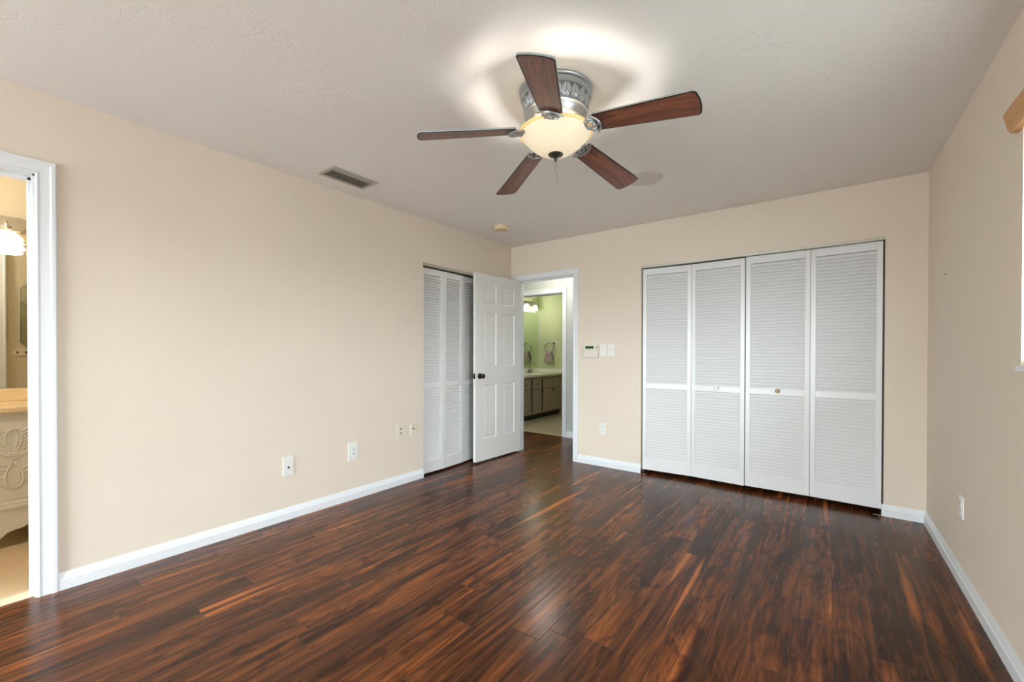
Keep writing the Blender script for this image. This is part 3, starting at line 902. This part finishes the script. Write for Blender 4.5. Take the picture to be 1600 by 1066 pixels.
angs = (1.4, 79.5, 149.7, 226.1, 294.6)
PITCH, DROOP, ZR = math.radians(12.5), math.atan2(0.062, 0.455), -0.178
for k, a in enumerate(angs):
    # blade frame: at the hub, turned by a, drooping outwards, pitched about its own axis
    bl = bpy.data.objects.new('blade', None)
    R_ = Matrix.Rotation(math.radians(a), 4, 'Z') @ Matrix.Translation((0, 0, ZR)) @ Matrix.Rotation(DROOP, 4, 'Y') 
    bm = NB()
    outl, inl = blade_outline(0.0), blade_outline(0.006)
    th = 0.0065
    n = len(outl)
    Bo = [bm.verts.new((p[0], p[1], 0)) for p in outl]; Bi = [bm.verts.new((p[0], p[1], -0.0012)) for p in inl]
    To = [bm.verts.new((p[0], p[1], th)) for p in outl]
    for i in range(n):
        j = (i + 1) % n
        f = bm.faces.new((Bo[i], Bo[j], Bi[j], Bi[i])); f.material_index = 1
        f = bm.faces.new((Bo[i], To[i], To[j], Bo[j])); f.material_index = 2
    f = bm.faces.new(Bi); f.material_index = 0
    f = bm.faces.new(To[::-1]); f.material_index = 2
    bmesh.ops.recalc_face_normals(bm, faces=bm.faces)
    bl = obj('blade', bm, [M['blade_wood'], M['blade_edge'], M['blade_top']], fan, local=True)
    bl.matrix_local = R_ @ Matrix.Rotation(-PITCH, 4, 'X')
    bm = NB(); iron_tubes(bm); crescent(bm)
    # the bracket twists from level at the hub to the blade's pitch
    for v in bm.verts:
        s = min(1, max(0, (v.co.x - 0.10) / 0.09))
        q = Matrix.Rotation(PITCH * (1 - s), 3, 'X') @ v.co
        v.co = q
    br_ = obj('blade_bracket', bm, M['pewter'], bl, smooth=True, local=True)
    for sx_, sy_ in ((0.222, 0.0), (0.218, 0.036), (0.218, -0.036)):
        bm = NB(); lathe(bm, [(0, -0.0135), (0.004, -0.013), (0.005, -0.0105), (0, -0.0105)], (sx_, sy_, 0), 10)
        obj('bracket_screw', bm, M['pewter'], bl, smooth=True, local=True)

# light kit
bm = NB(); lathe(bm, [(0, H - 0.198), (0.112, H - 0.198), (0.118, H - 0.203), (0.118, H - 0.214), (0.10, H - 0.216), (0, H - 0.216)], c, 64); obj('light_fitter', bm, M['dk_pewter'], fan, smooth=True)
BZ = 2.246
def bowl_prof(a0, a1, n, k=1.0):
    out_ = []
    for i in range(n + 1):
        q = math.cos((i / n) * PI / 2) if i < n else 0.0
        out_.append((0.168 * q, BZ - 0.006 - 0.100 * (1 - q ** 2.4)))
    return out_
bm = NB()
pr = bowl_prof(0.0, PI / 2, 22); inner = [(max(0, r - 0.004), z + 0.004 * (i / 22)) for i, (r, z) in enumerate(pr)]
lathe(bm, pr, c, 72); lathe(bm, inner, c, 72)
obj('glass_bowl', bm, M['bowl'], fan, smooth=True)
bm = NB(); lathe(bm, [(0.160, BZ + 0.001), (0.168, BZ + 0.004), (0.175, BZ + 0.002), (0.177, BZ - 0.003), (0.173, BZ - 0.008), (0.165, BZ - 0.009), (0.161, BZ - 0.004), (0.160, BZ + 0.001)], c, 72)
obj('bowl_rim', bm, M['bowl_rim'], fan, smooth=True)
bm = NB(); z0_ = BZ - 0.106
lathe(bm, [(0, z0_ + 0.010), (0.036, z0_ + 0.009), (0.038, z0_ + 0.005), (0.034, z0_ - 0.001), (0.022, z0_ - 0.007), (0.012, z0_ - 0.011), (0.008, z0_ - 0.016), (0.0095, z0_ - 0.021), (0.006, z0_ - 0.027), (0.004, z0_ - 0.031), (0, z0_ - 0.033)], c, 40)
obj('finial', bm, M['dk_pewter'], fan, smooth=True)
for dx, ln, sz in ((0.004, 0.115, 0.0011), (-0.003, 0.048, 0.0016)):
    bm = NB(); zz = z0_ - 0.028
    k = int(ln / 0.005)
    for i in range(k):
        lathe(bm, [(0, 0.002), (sz, 0.0008), (sz, -0.0008), (0, -0.002)], (FX + dx, FY + dx, zz - i * 0.005), 6)
    tube(bm, [(FX + dx, FY + dx, zz), (FX + dx, FY + dx, zz - ln)], 0.0006, 5)
    pc = obj('pull_chain', bm, M['nickel'], fan, smooth=True)
lamp('fan_bulb', (FX + 0.045, FY - 0.045, BZ - 0.040), 40.0, (1.0, 0.96, 0.91), 0.040)
lamp('fan_bulb', (FX + 0.01, FY + 0.06, BZ - 0.040), 40.0, (1.0, 0.96, 0.91), 0.040)
lamp('fan_bulb', (FX - 0.055, FY - 0.02, BZ - 0.040), 40.0, (1.0, 0.96, 0.91), 0.040)

# ------------------------------------------------------------------ window, blind and valance in the right wall
def window(name, axis, d0, d1, a, b, z0, z1, split=None):
    """frame with one or two sashes and panes; axis = axis along the wall"""
    def P(s, d, z): return (s, d, z) if axis == 'x' else (d, s, z)
    bm = NB(); fw_ = 0.04
    for s0, s1, q0, q1 in ((a, a + fw_, z0, z1), (b - fw_, b, z0, z1), (a + fw_, b - fw_, z0, z0 + fw_), (a + fw_, b - fw_, z1 - fw_, z1)):
        box(bm, P(s0, d0, q0), P(s1, d1, q1))
    if split == 'v':
        m0 = (a + b) / 2; box(bm, P(m0 - 0.03, d0, z0 + fw_), P(m0 + 0.03, d1, z1 - fw_))
    else:
        zm = (z0 + z1) / 2; box(bm, P(a + fw_, d0, zm - 0.02), P(b - fw_, d1, zm + 0.02))
    f = struct(name, bm, M['trim'])
    dm = (d0 + d1) / 2
    obj('pane', boxes((P(a + 0.03, dm - 0.002, z0 + 0.03), P(b - 0.03, dm + 0.002, z1 - 0.03))), M['glass'], f)
    return f
window('window_1', 'y', W + 0.07, W + 0.11, WIN_Y0, WIN_Y1, WIN_Z0, WIN_Z1)
window('window_2', 'x', YR - 0.10, YR - 0.05, SD_X0, SD_X1, 0.0, SD_Z, 'v')
struct('trim_window_sill', boxes(((W - 0.012, WIN_Y0 - 0.02, WIN_Z0 - 0.018), (W + 0.07, WIN_Y1 + 0.012, WIN_Z0))), M['trim'])
t = thing('window_blind', 'white horizontal slat blind in the window at the right edge', 'window blind', (W + 0.03, (WIN_Y0 + WIN_Y1) / 2, WIN_Z0))
bm = NB(); zz = WIN_Z0 + 0.045
while zz < WIN_Z1 - 0.06:
    a = math.radians(27)
    cx_ = W + 0.030
    dx, dz = 0.024 * math.cos(a), 0.024 * math.sin(a)
    prism(bm, [(cx_ - dx, zz - dz), (cx_, zz + 0.002), (cx_ + dx, zz + dz), (cx_ + dx, zz + dz + 0.0025), (cx_, zz + 0.0045), (cx_ - dx, zz - dz + 0.0025)], 'y', WIN_Y0 + 0.01, WIN_Y1 - 0.004)
    zz += 0.042
obj('slats', bm, M['slat'], t)
obj('bottom_rail', boxes(((W + 0.005, WIN_Y0 + 0.01, WIN_Z0 + 0.002), (W + 0.055, WIN_Y1 - 0.004, WIN_Z0 + 0.022))), M['slat'], t)
obj('head_rail', boxes(((W + 0.005, WIN_Y0 + 0.01, WIN_Z1 - 0.045), (W + 0.055, WIN_Y1 - 0.004, WIN_Z1 - 0.001))), M['slat'], t)
for yy in (WIN_Y1 - 0.16, WIN_Y0 + 0.2, (WIN_Y0 + WIN_Y1) / 2):
    for xx in (W + 0.006, W + 0.054):
        bm = NB(); tube(bm, [(xx, yy, WIN_Z0 + 0.01), (xx, yy, WIN_Z1 - 0.03)], 0.0012, 6)
        obj('ladder_cord', bm, M['slat'], t)
bm = NB()
prism(bm, [(W, 2.000), (W - 0.022, 2.004), (W - 0.030, 2.020), (W - 0.034, 2.045), (W - 0.040, 2.062), (W - 0.040, 2.078), (W, 2.084)], 'y', WIN_Y0 - 0.06, WIN_Y1 + 0.045)
tag(obj('window_valance', bm, M['bamboo'], bevel=0.002), 'honey-coloured wooden valance over the white slat blind', 'valance')

# ------------------------------------------------------------------ master bath seen through the doorway on the left
DX, DY0, DY1 = -0.90, -3.96, -2.95
t = thing('bath_vanity', 'antique white carved dresser vanity in the bathroom on the left', 'vanity', (-1.15, (DY0 + DY1) / 2, 0))
bm = NB(); box(bm, (-1.385, DY0, 0.235), (DX, DY1, 0.800))
box(bm, (-1.385, DY0 - 0.008, 0.800), (DX + 0.010, DY1 + 0.008, 0.815)); box(bm, (-1.385, DY0 - 0.006, 0.235), (DX + 0.014, DY1 + 0.006, 0.255)); box(bm, (-1.385, DY0 - 0.004, 0.255), (DX + 0.007, DY1 + 0.004, 0.272))
obj('vanity_body', bm, M['dresser'], t, bevel=0.003)
# scalloped apron with legs
top_z = 0.235
cnt = 60; pts = [(DY0, top_z), (DY1, top_z)]
def apron_z(s):                      # s 0..1 from the left end
    q = min(s, 1 - s)
    if q < 0.035: return 0.02
    if q < 0.10: return 0.02 + (q - 0.035) / 0.065 * 0.070
    if q < 0.24: return 0.090 + 0.050 * (0.5 - 0.5 * math.cos((q - 0.10) / 0.14 * PI)) + 0.006 * math.sin((q - 0.10) / 0.14 * 3 * PI)
    return 0.140 + 0.012 * math.sin((q - 0.24) / 0.26 * PI * 2)
low = [(DY0 + (DY1 - DY0) * i / cnt, apron_z(i / cnt)) for i in range(cnt + 1)]
bm = NB(); prism(bm, low + [(DY1, top_z), (DY0, top_z)], 'x', DX - 0.022, DX + 0.004)
obj('scalloped_apron', bm, M['dresser'], t, bevel=0.002)
for y_ in (DY0 + 0.02, DY1 - 0.02):
    for x_ in (DX - 0.025, -1.36):
        bm = NB(); tube(bm, [(x_, y_, 0.235), (x_, y_, 0.12), (x_ + 0.004, y_, 0.06), (x_ + 0.016, y_, 0.010), (x_ + 0.018, y_, 0.0)], [0.030, 0.026, 0.018, 0.020, 0.014], 12)
        obj('leg', bm, M['dresser'], t, smooth=True)
# carved doors
OC = -3.829
def carve(bm, yc):
    xf = DX + 0.003
    def T(ps, r): tube(bm, [(xf, yc + p[0], p[1]) for p in ps], r, 8, flat=1.0)
    for s in (-1, 1):
        # upper vase, lower teardrop
        T([(s * 0.010, 0.575), (s * 0.018, 0.60), (s * 0.032, 0.640), (s * 0.034, 0.675), (s * 0.024, 0.705), (s * 0.006, 0.712), (s * 0.002, 0.700)], [0.003, 0.004, 0.005, 0.006, 0.005, 0.006, 0.003])
        T([(s * 0.008, 0.520), (s * 0.020, 0.485), (s * 0.034, 0.445), (s * 0.038, 0.405), (s * 0.028, 0.372), (s * 0.010, 0.358), (0, 0.356)], [0.003, 0.004, 0.005, 0.006, 0.006, 0.005, 0.004])
        T([(s * 0.004, 0.500), (s * 0.012, 0.470), (s * 0.022, 0.430), (s * 0.022, 0.400), (s * 0.010, 0.385), (0, 0.384)], 0.0025)
        T([(s * 0.006, 0.60), (s * 0.016, 0.640), (s * 0.018, 0.672), (s * 0.008, 0.690)], 0.0025)
        # fronds
        for k in range(6):
            z_ = 0.60 + 0.022 * k
            T([(s * 0.036, z_ - 0.012), (s * 0.050, z_ + 0.002), (s * 0.062 + s * 0.002 * k, z_ + 0.020)], [0.0045, 0.004, 0.0015])
            z_ = 0.505 - 0.024 * k
            T([(s * 0.034 + s * 0.001 * k, z_ - 0.010), (s * 0.050, z_ - 0.002), (s * 0.066 - s * 0.003 * k, z_ + 0.014)], [0.0045, 0.004, 0.0015])
        T([(s * 0.012, 0.548), (s * 0.040, 0.560), (s * 0.062, 0.585), (s * 0.074, 0.615), (s * 0.070, 0.64)], [0.003, 0.004, 0.004, 0.003, 0.002])
    for z_ in (0.538, 0.550, 0.562): T([(-0.022, z_), (0, z_ + 0.002), (0.022, z_)], 0.0042)
    T([(-0.018, 0.372), (0, 0.366), (0.018, 0.372)], 0.004)
for yc, (y0_, y1_) in ((OC, (DY0 + 0.02, -3.70)), (-3.08, (-3.21, DY1 - 0.02))):
    bm = NB(); box(bm, (DX - 0.004, y0_, 0.29), (DX + 0.002, y1_, 0.785)); 
    dr = obj('end_panel', bm, M['dresser'], t, bevel=0.001)
    bm = NB(); carve(bm, yc); obj('carved_ornament', bm, M['dresser'], dr, smooth=True)
for y0_, y1_ in ((-3.69, -3.46), (-3.45, -3.22)):
    bm = NB(); box(bm, (DX - 0.004, y0_, 0.29), (DX + 0.008, y1_, 0.785)); dr = obj('cabinet_door', bm, M['dresser'], t, bevel=0.003)
    knob(dr, (DX + 0.008, (y1_ - 0.03) if y0_ < -3.6 else (y0_ + 0.03), 0.60), M['nickel'], 'x', 0.012, 0.022)
bm = NB(); box(bm, (-1.398, DY0 - 0.02, 0.815), (DX + 0.022, DY1 + 0.02, 0.848), bev=0.006)
tag(obj('countertop', bm, M['counter_a']), 'cream countertop on the carved white vanity at the left', 'countertop')
bm = NB(); box(bm, (-1.399, DY0 - 0.02, 0.849), (-1.378, DY1 + 0.02, 0.934), bev=0.003)
tag(obj('backsplash', bm, M['counter_a']), 'cream backsplash strip under the left bathroom mirror', 'backsplash')
bm = NB(); box(bm, (-1.399, -4.6, 0.940), (-1.393, -2.9, 1.908), bev=0.001)
t = tag(obj('wall_mirror', bm, M['mirror']), 'wide frameless wall mirror above the carved white vanity', 'mirror')
obj('mirror_channel', boxes(((-1.400, -4.6, 1.908), (-1.388, -2.9, 1.922))), M['chrome'], t)
obj('mirror_channel', boxes(((-1.400, -4.6, 0.9345), (-1.388, -2.9, 0.942))), M['chrome'], t)
# vanity light
t = thing('vanity_light', 'chrome vanity light with lit scalloped glass shades in the left bathroom', 'wall light', (-1.40, -3.95, 2.03))
bm = NB(); pts = []
for i in range(9): a = -PI / 2 + PI * i / 8; pts.append((-3.765 + 0.035 * math.cos(a), 2.045 + 0.050 * math.sin(a)))
for i in range(9): a = PI / 2 + PI * i / 8; pts.append((-4.30 + 0.035 * math.cos(a), 2.045 + 0.050 * math.sin(a)))
prism(bm, pts, 'x', -1.399, -1.375); obj('backplate', bm, M['chrome'], t, bevel=0.006)
for yy in (-3.83, -4.03, -4.23):
    bm = NB(); tube(bm, [(-1.376, yy, 2.045), (-1.33, yy, 2.050), (-1.305, yy, 2.035), (-1.300, yy, 2.005)], 0.008, 10); lathe(bm, [(0, 2.02), (0.022, 2.016), (0.026, 1.995), (0, 1.995)], (-1.30, yy, 0), 20)
    ar = obj('arm', bm, M['chrome'], t, smooth=True)
    bm = NB()
    NSg = 48; rings = []
    for z_, r_, sc in ((1.985, 0.020, 0.0), (1.972, 0.046, 0.04), (1.950, 0.062, 0.07), (1.930, 0.070, 0.09), (1.926, 0.060, 0.07), (1.902, 0.074, 0.10), (1.898, 0.064, 0.08), (1.870, 0.076, 0.12), (1.860, 0.070, 0.10)):
        rings.append([bm.verts.new((-1.30 + r_ * (1 + sc * math.cos(8 * 2 * PI * i / NSg)) * math.cos(2 * PI * i / NSg), yy + r_ * (1 + sc * math.cos(8 * 2 * PI * i / NSg)) * math.sin(2 * PI * i / NSg), z_)) for i in range(NSg)])
    for j in range(len(rings) - 1):
        for i in range(NSg): bm.faces.new((rings[j][i], rings[j][(i + 1) % NSg], rings[j + 1][(i + 1) % NSg], rings[j + 1][i]))
    bm.faces.new(rings[-1])
    bmesh.ops.recalc_face_normals(bm, faces=bm.faces)
    obj('glass_shade', bm, M['shade_w'], ar, smooth=True)
lamp('bath_point_light', (-1.22, -3.93, 1.82), 1.6, (1.0, 0.78, 0.55), 0.04)
lamp('bath_point_light', (-0.40, -4.55, 2.25), 34.0, (1.0, 0.91, 0.78), 0.05)  # fill lamp added to brighten the dresser and tile, no such source seen
t = thing('added_bath_light', 'added round ceiling light, unseen, that brightens the bathroom on the left', 'ceiling light', (-0.40, -4.55, H))
bm = NB(); lathe(bm, [(0, H), (0.14, H), (0.14, H - 0.018), (0, H - 0.018)], (-0.40, -4.55, 0), 40); obj('base', bm, M['trim'], t, smooth=True)
bm = NB(); lathe(bm, [(0.13, H - 0.018), (0.125, H - 0.045), (0.09, H - 0.075), (0.045, H - 0.088), (0, H - 0.090)], (-0.40, -4.55, 0), 40); obj('glass_dome', bm, M['shade_w'], t, smooth=True)  # dome added as a housing for the fill lamp
# small bevelled mirror hung on the bath side of the bedroom wall, seen in the reflection
t = thing('hanging_mirror', 'small eight-sided mirror with chrome frame, seen reflected in the left bathroom mirror', 'mirror', (-0.124, -3.53, 1.2))
def octo(y0_, y1_, z0_, z1_, c_): return [(y0_ + c_, z0_), (y1_ - c_, z0_), (y1_, z0_ + c_), (y1_, z1_ - c_), (y1_ - c_, z1_), (y0_ + c_, z1_), (y0_, z1_ - c_), (y0_, z0_ + c_)]
bm = NB(); prism(bm, octo(-3.69, -3.37, 1.21, 1.79, 0.05), 'x', -0.140, -0.1245); obj('mirror_frame', bm, M['chrome'], t, bevel=0.004)
bm = NB(); prism(bm, octo(-3.675, -3.385, 1.225, 1.775, 0.045), 'x', -0.143, -0.1405); obj('mirror_pane', bm, M['mirror'], t)
bm = NB(); prism(bm, [(-3.60, 1.79), (-3.46, 1.79), (-3.53, 1.83)], 'x', -0.138, -0.126); obj('crest', bm, M['chrome'], t)
t = thing('double_socket_plate', 'ivory double plate below the small mirror in the reflected left bathroom wall', 'wall plate', (-0.124, -3.64, 1.15))
bm = NB(); box(bm, (-0.131, -3.725, 1.150), (-0.1243, -3.56, 1.200), bev=0.001); obj('cover_plate', bm, M['plate_i'], t)
for yy in (-3.70, -3.65):
    bm = NB(); box(bm, (-0.134, yy - 0.006, 1.165), (-0.130, yy + 0.006, 1.185)); obj('slots', bm, M['slot'], t)

# ------------------------------------------------------------------ hall bathroom through the doorway
VX = -1.03
VY0, VY1 = 1.22, 2.995
t = thing('bath_vanity', 'grey-brown wooden vanity cabinet with dark knobs in the green bathroom', 'vanity', (-1.3, 2.1, 0))
bm = NB(); box(bm, (-1.555, VY0, 0.10), (VX, VY1, 0.752)); obj('cabinet_body', bm, M['gap_shade'], t)
obj('toe_kick', boxes(((-1.555, VY0, 0.0), (VX - 0.06, VY1, 0.10))), M['gap_shade'], t)
bm = NB(); box(bm, (VX, VY0, 0.10), (VX + 0.006, VY1, 0.13)); box(bm, (VX, VY0, 0.715), (VX + 0.006, VY1, 0.752)); box(bm, (VX, 2.90, 0.13), (VX + 0.006, VY1, 0.715)); obj('face_frame', bm, M['grey_wood'], t)
cols = ((1.27, 1.58, 1), (1.62, 1.925, 1), (1.985, 2.262, 1), (2.325, 2.640, 1), (2.655, 2.895, -1))
for y0_, y1_, hs_ in cols:
    bm = NB(); box(bm, (VX, y0_, 0.535), (VX + 0.020, y1_, 0.712)); dr = obj('drawer', bm, M['grey_wood'], t, bevel=0.003)
    if y0_ < 2.3:
        bm = NB(); tube(bm, [(VX + 0.020, (y0_ + y1_) / 2 - 0.035, 0.622), (VX + 0.036, (y0_ + y1_) / 2 - 0.030, 0.622), (VX + 0.036, (y0_ + y1_) / 2 + 0.030, 0.622), (VX + 0.020, (y0_ + y1_) / 2 + 0.035, 0.622)], 0.005, 8); obj('drawer_pull', bm, M['bronze'], dr, smooth=True)
    bm = NB(); box(bm, (VX, y0_, 0.135), (VX + 0.014, y1_, 0.525))
    s_ = 0.05
    box(bm, (VX + 0.014, y0_, 0.135), (VX + 0.020, y0_ + s_, 0.525)); box(bm, (VX + 0.014, y1_ - s_, 0.135), (VX + 0.020, y1_, 0.525))
    box(bm, (VX + 0.014, y0_ + s_, 0.135), (VX + 0.020, y1_ - s_, 0.185)); box(bm, (VX + 0.014, y0_ + s_, 0.475), (VX + 0.020, y1_ - s_, 0.525))
    dr = obj('cabinet_door', bm, M['grey_wood'], t)
    knob(dr, (VX + 0.020, (y1_ - 0.025) if hs_ > 0 else (y0_ + 0.025), 0.495), M['bronze'], 'x', 0.015, 0.026)
bm = NB(); box(bm, (-1.558, VY0, 0.753), (-0.985, VY1, 0.792), bev=0.006)
t = tag(obj('countertop', bm, M['marble']), 'white marble countertop with faucet in the green bathroom', 'countertop')
bm = NB(); lathe(bm, [(0.205, 0.793), (0.200, 0.797), (0.185, 0.796), (0.170, 0.7935)], (-1.24, 2.45, 0), 40); obj('basin_rim', bm, M['marble'], t, smooth=True)
bm = NB(); box(bm, (-1.558, VY0, 0.793), (-1.538, VY1, 0.868), bev=0.003); box(bm, (-1.536, VY1 - 0.022, 0.793), (-0.99, VY1, 0.868), bev=0.003)
tag(obj('backsplash', bm, M['marble']), 'white marble splash strip behind the green bathroom faucet', 'backsplash')
fy_ = 2.50
t = thing('faucet', 'brushed gooseneck faucet with two handles on the white bathroom counter', 'faucet', (-1.43, fy_, 0.793))
bm = NB(); box(bm, (-1.455, fy_ - 0.075, 0.7935), (-1.405, fy_ + 0.075, 0.806), bev=0.005); obj('base_plate', bm, M['nickel'], t)
bm = NB(); pts = [(-1.43, fy_, 0.80), (-1.43, fy_, 0.93)]
for i in range(1, 13):
    a = PI - PI * 0.92 * i / 12; pts.append((-1.43 + 0.055 + 0.055 * math.cos(a), fy_ + 0.008 * i / 12, 0.93 + 0.055 * math.sin(a)))
tube(bm, pts, [0.014] + [0.010] * (len(pts) - 1), 12); obj('spout', bm, M['nickel'], t, smooth=True)
for s in (-1, 1):
    bm = NB(); yy = fy_ + s * 0.055
    lathe(bm, [(0, 0.806), (0.016, 0.806), (0.014, 0.830), (0.010, 0.848), (0, 0.85)], (-1.43, yy, 0), 16); tube(bm, [(-1.43, yy, 0.842), (-1.40, yy + s * 0.03, 0.868)], 0.005, 8)
    obj('handle', bm, M['nickel'], t, smooth=True)
bm = NB(); lathe(bm, [(0, 0.792), (0.030, 0.792), (0.032, 0.80), (0.030, 0.875), (0.012, 0.885), (0.010, 0.91), (0, 0.912)], (-1.40, 2.13, 0), 20)
tag(obj('soap_dispenser', bm, M['bronze'], smooth=True), 'dark soap bottle at the left end of the white bathroom counter', 'soap dispenser')
bm = NB(); box(bm, (-1.559, 1.25, 0.880), (-1.553, 2.965, 1.958), bev=0.001)
t = tag(obj('wall_mirror', bm, M['mirror_g']), 'large frameless mirror on the side wall of the green bathroom', 'mirror')
obj('mirror_channel', boxes(((-1.560, 1.25, 1.958), (-1.550, 2.985, 1.976)), ((-1.560, 2.965, 0.872), (-1.550, 2.985, 1.958))), M['trim'], t)
t = thing('vanity_light', 'lit glass shades of the vanity light above the green bathroom mirror', 'wall light', (-1.56, 2.3, 2.05))
bm = NB(); box(bm, (-1.559, 1.75, 2.075), (-1.535, 2.82, 2.150), bev=0.005); obj('backplate', bm, M['nickel'], t)
for yy in (1.86, 2.14, 2.42, 2.70):
    bm = NB(); tube(bm, [(-1.536, yy, 2.115), (-1.47, yy, 2.125), (-1.45, yy, 2.105)], 0.008, 8); lathe(bm, [(0, 2.112), (0.026, 2.108), (0.030, 2.085), (0, 2.085)], (-1.45, yy, 0), 16)
    ar = obj('arm', bm, M['nickel'], t, smooth=True)
    bm = NB(); lathe(bm, [(0.022, 2.088), (0.036, 2.08), (0.046, 2.05), (0.054, 2.01), (0.062, 1.985), (0, 1.985)], (-1.45, yy, 0), 28); obj('glass_shade', bm, M['shade_c'], ar, smooth=True)
lamp('hall_bath_bulb', (-1.34, 2.5, 1.93), 3.6, (1.0, 0.95, 0.84), 0.04)
lamp('hall_bath_bulb', (-1.34, 1.95, 1.93), 6.0, (1.0, 0.95, 0.84), 0.04)
# towel ring and towel on the end wall
t = thing('towel_ring', 'brushed metal towel ring on the green end wall', 'towel ring', (-1.20, 3.0, 1.355))
bm = NB(); lathe(bm, [(0, 0), (0.026, 0), (0.026, -0.008), (0.014, -0.014), (0.012, -0.045), (0.016, -0.052), (0, -0.056)], (-1.20, 3.0, 1.362), 20, 'y'); obj('mounting_post', bm, M['nickel'], t, smooth=True)
bm = NB(); tube(bm, [(-1.285 + 0.098 * math.cos(a_ * 2 * PI / 40), 2.952, 1.268 + 0.098 * math.sin(a_ * 2 * PI / 40)) for a_ in range(40)], 0.006, 10, closed=True); obj('ring', bm, M['nickel'], t, smooth=True)
# towel: draped over the lower part of the ring, front fall longer than the back
bm = NB(); NU, NV = 26, 24
grid = []
for j in range(NV + 1):
    v = j / NV
    row_ = []
    for i in range(NU + 1):
        u = i / NU
        fan_ = 0.055 + 0.050 * abs(v - 0.42) * 1.7
        x_ = -1.285 + (u - 0.5) * 2 * fan_
        arch = -0.012 * math.cos((u - 0.5) * PI)
        if v < 0.42: z_ = 1.190 + arch - (0.42 - v) * 0.33; y_ = 2.972 + 0.004 * math.sin(u * 14)
        else: z_ = 1.190 + arch - (v - 0.42) * 0.34 - 0.018 * (u - 0.4) * (v - 0.4); y_ = 2.934 - 0.010 * math.sin(u * 15 + 0.8) * min(1, (v - 0.42) * 4)
        tt = abs(v - 0.42) / 0.08
        if tt < 1: y_ = 2.952 + (y_ - 2.952) * math.sin(tt * PI / 2); z_ += 0.012 * math.cos(tt * PI / 2)
        row_.append(bm.verts.new((x_, y_, z_)))
    grid.append(row_)
for j in range(NV):
    for i in range(NU): bm.faces.new((grid[j][i], grid[j][i + 1], grid[j + 1][i + 1], grid[j + 1][i]))
tw = obj('hand_towel', bm, M['towel'], smooth=True)
md = tw.modifiers.new('solid', 'SOLIDIFY'); md.thickness = 0.006
tag(tw, 'mauve-grey hand towel draped through the towel ring on the green wall', 'towel')
# ceiling light added out of view to brighten the hall
t = thing('added_hall_light', 'added round ceiling light, unseen, in the small hall between bedroom and green bathroom', 'ceiling light', (0.15, 0.50, H))
bm = NB(); lathe(bm, [(0, H), (0.15, H), (0.15, H - 0.02), (0, H - 0.02)], (0.15, 0.50, 0), 40); obj('base', bm, M['trim'], t, smooth=True)
bm = NB(); lathe(bm, [(0.14, H - 0.02), (0.135, H - 0.05), (0.10, H - 0.085), (0.05, H - 0.10), (0, H - 0.103)], (0.15, 0.50, 0), 40); obj('glass_dome', bm, emis('added_dome_glass', srgb(255, 246, 226), 1.3), t, smooth=True)
lamp('hall_fill_lamp', (0.15, 0.50, 2.27), 15.0, (1.0, 0.95, 0.88), 0.05)  # added lamp under the unseen dome, lights the hall walls
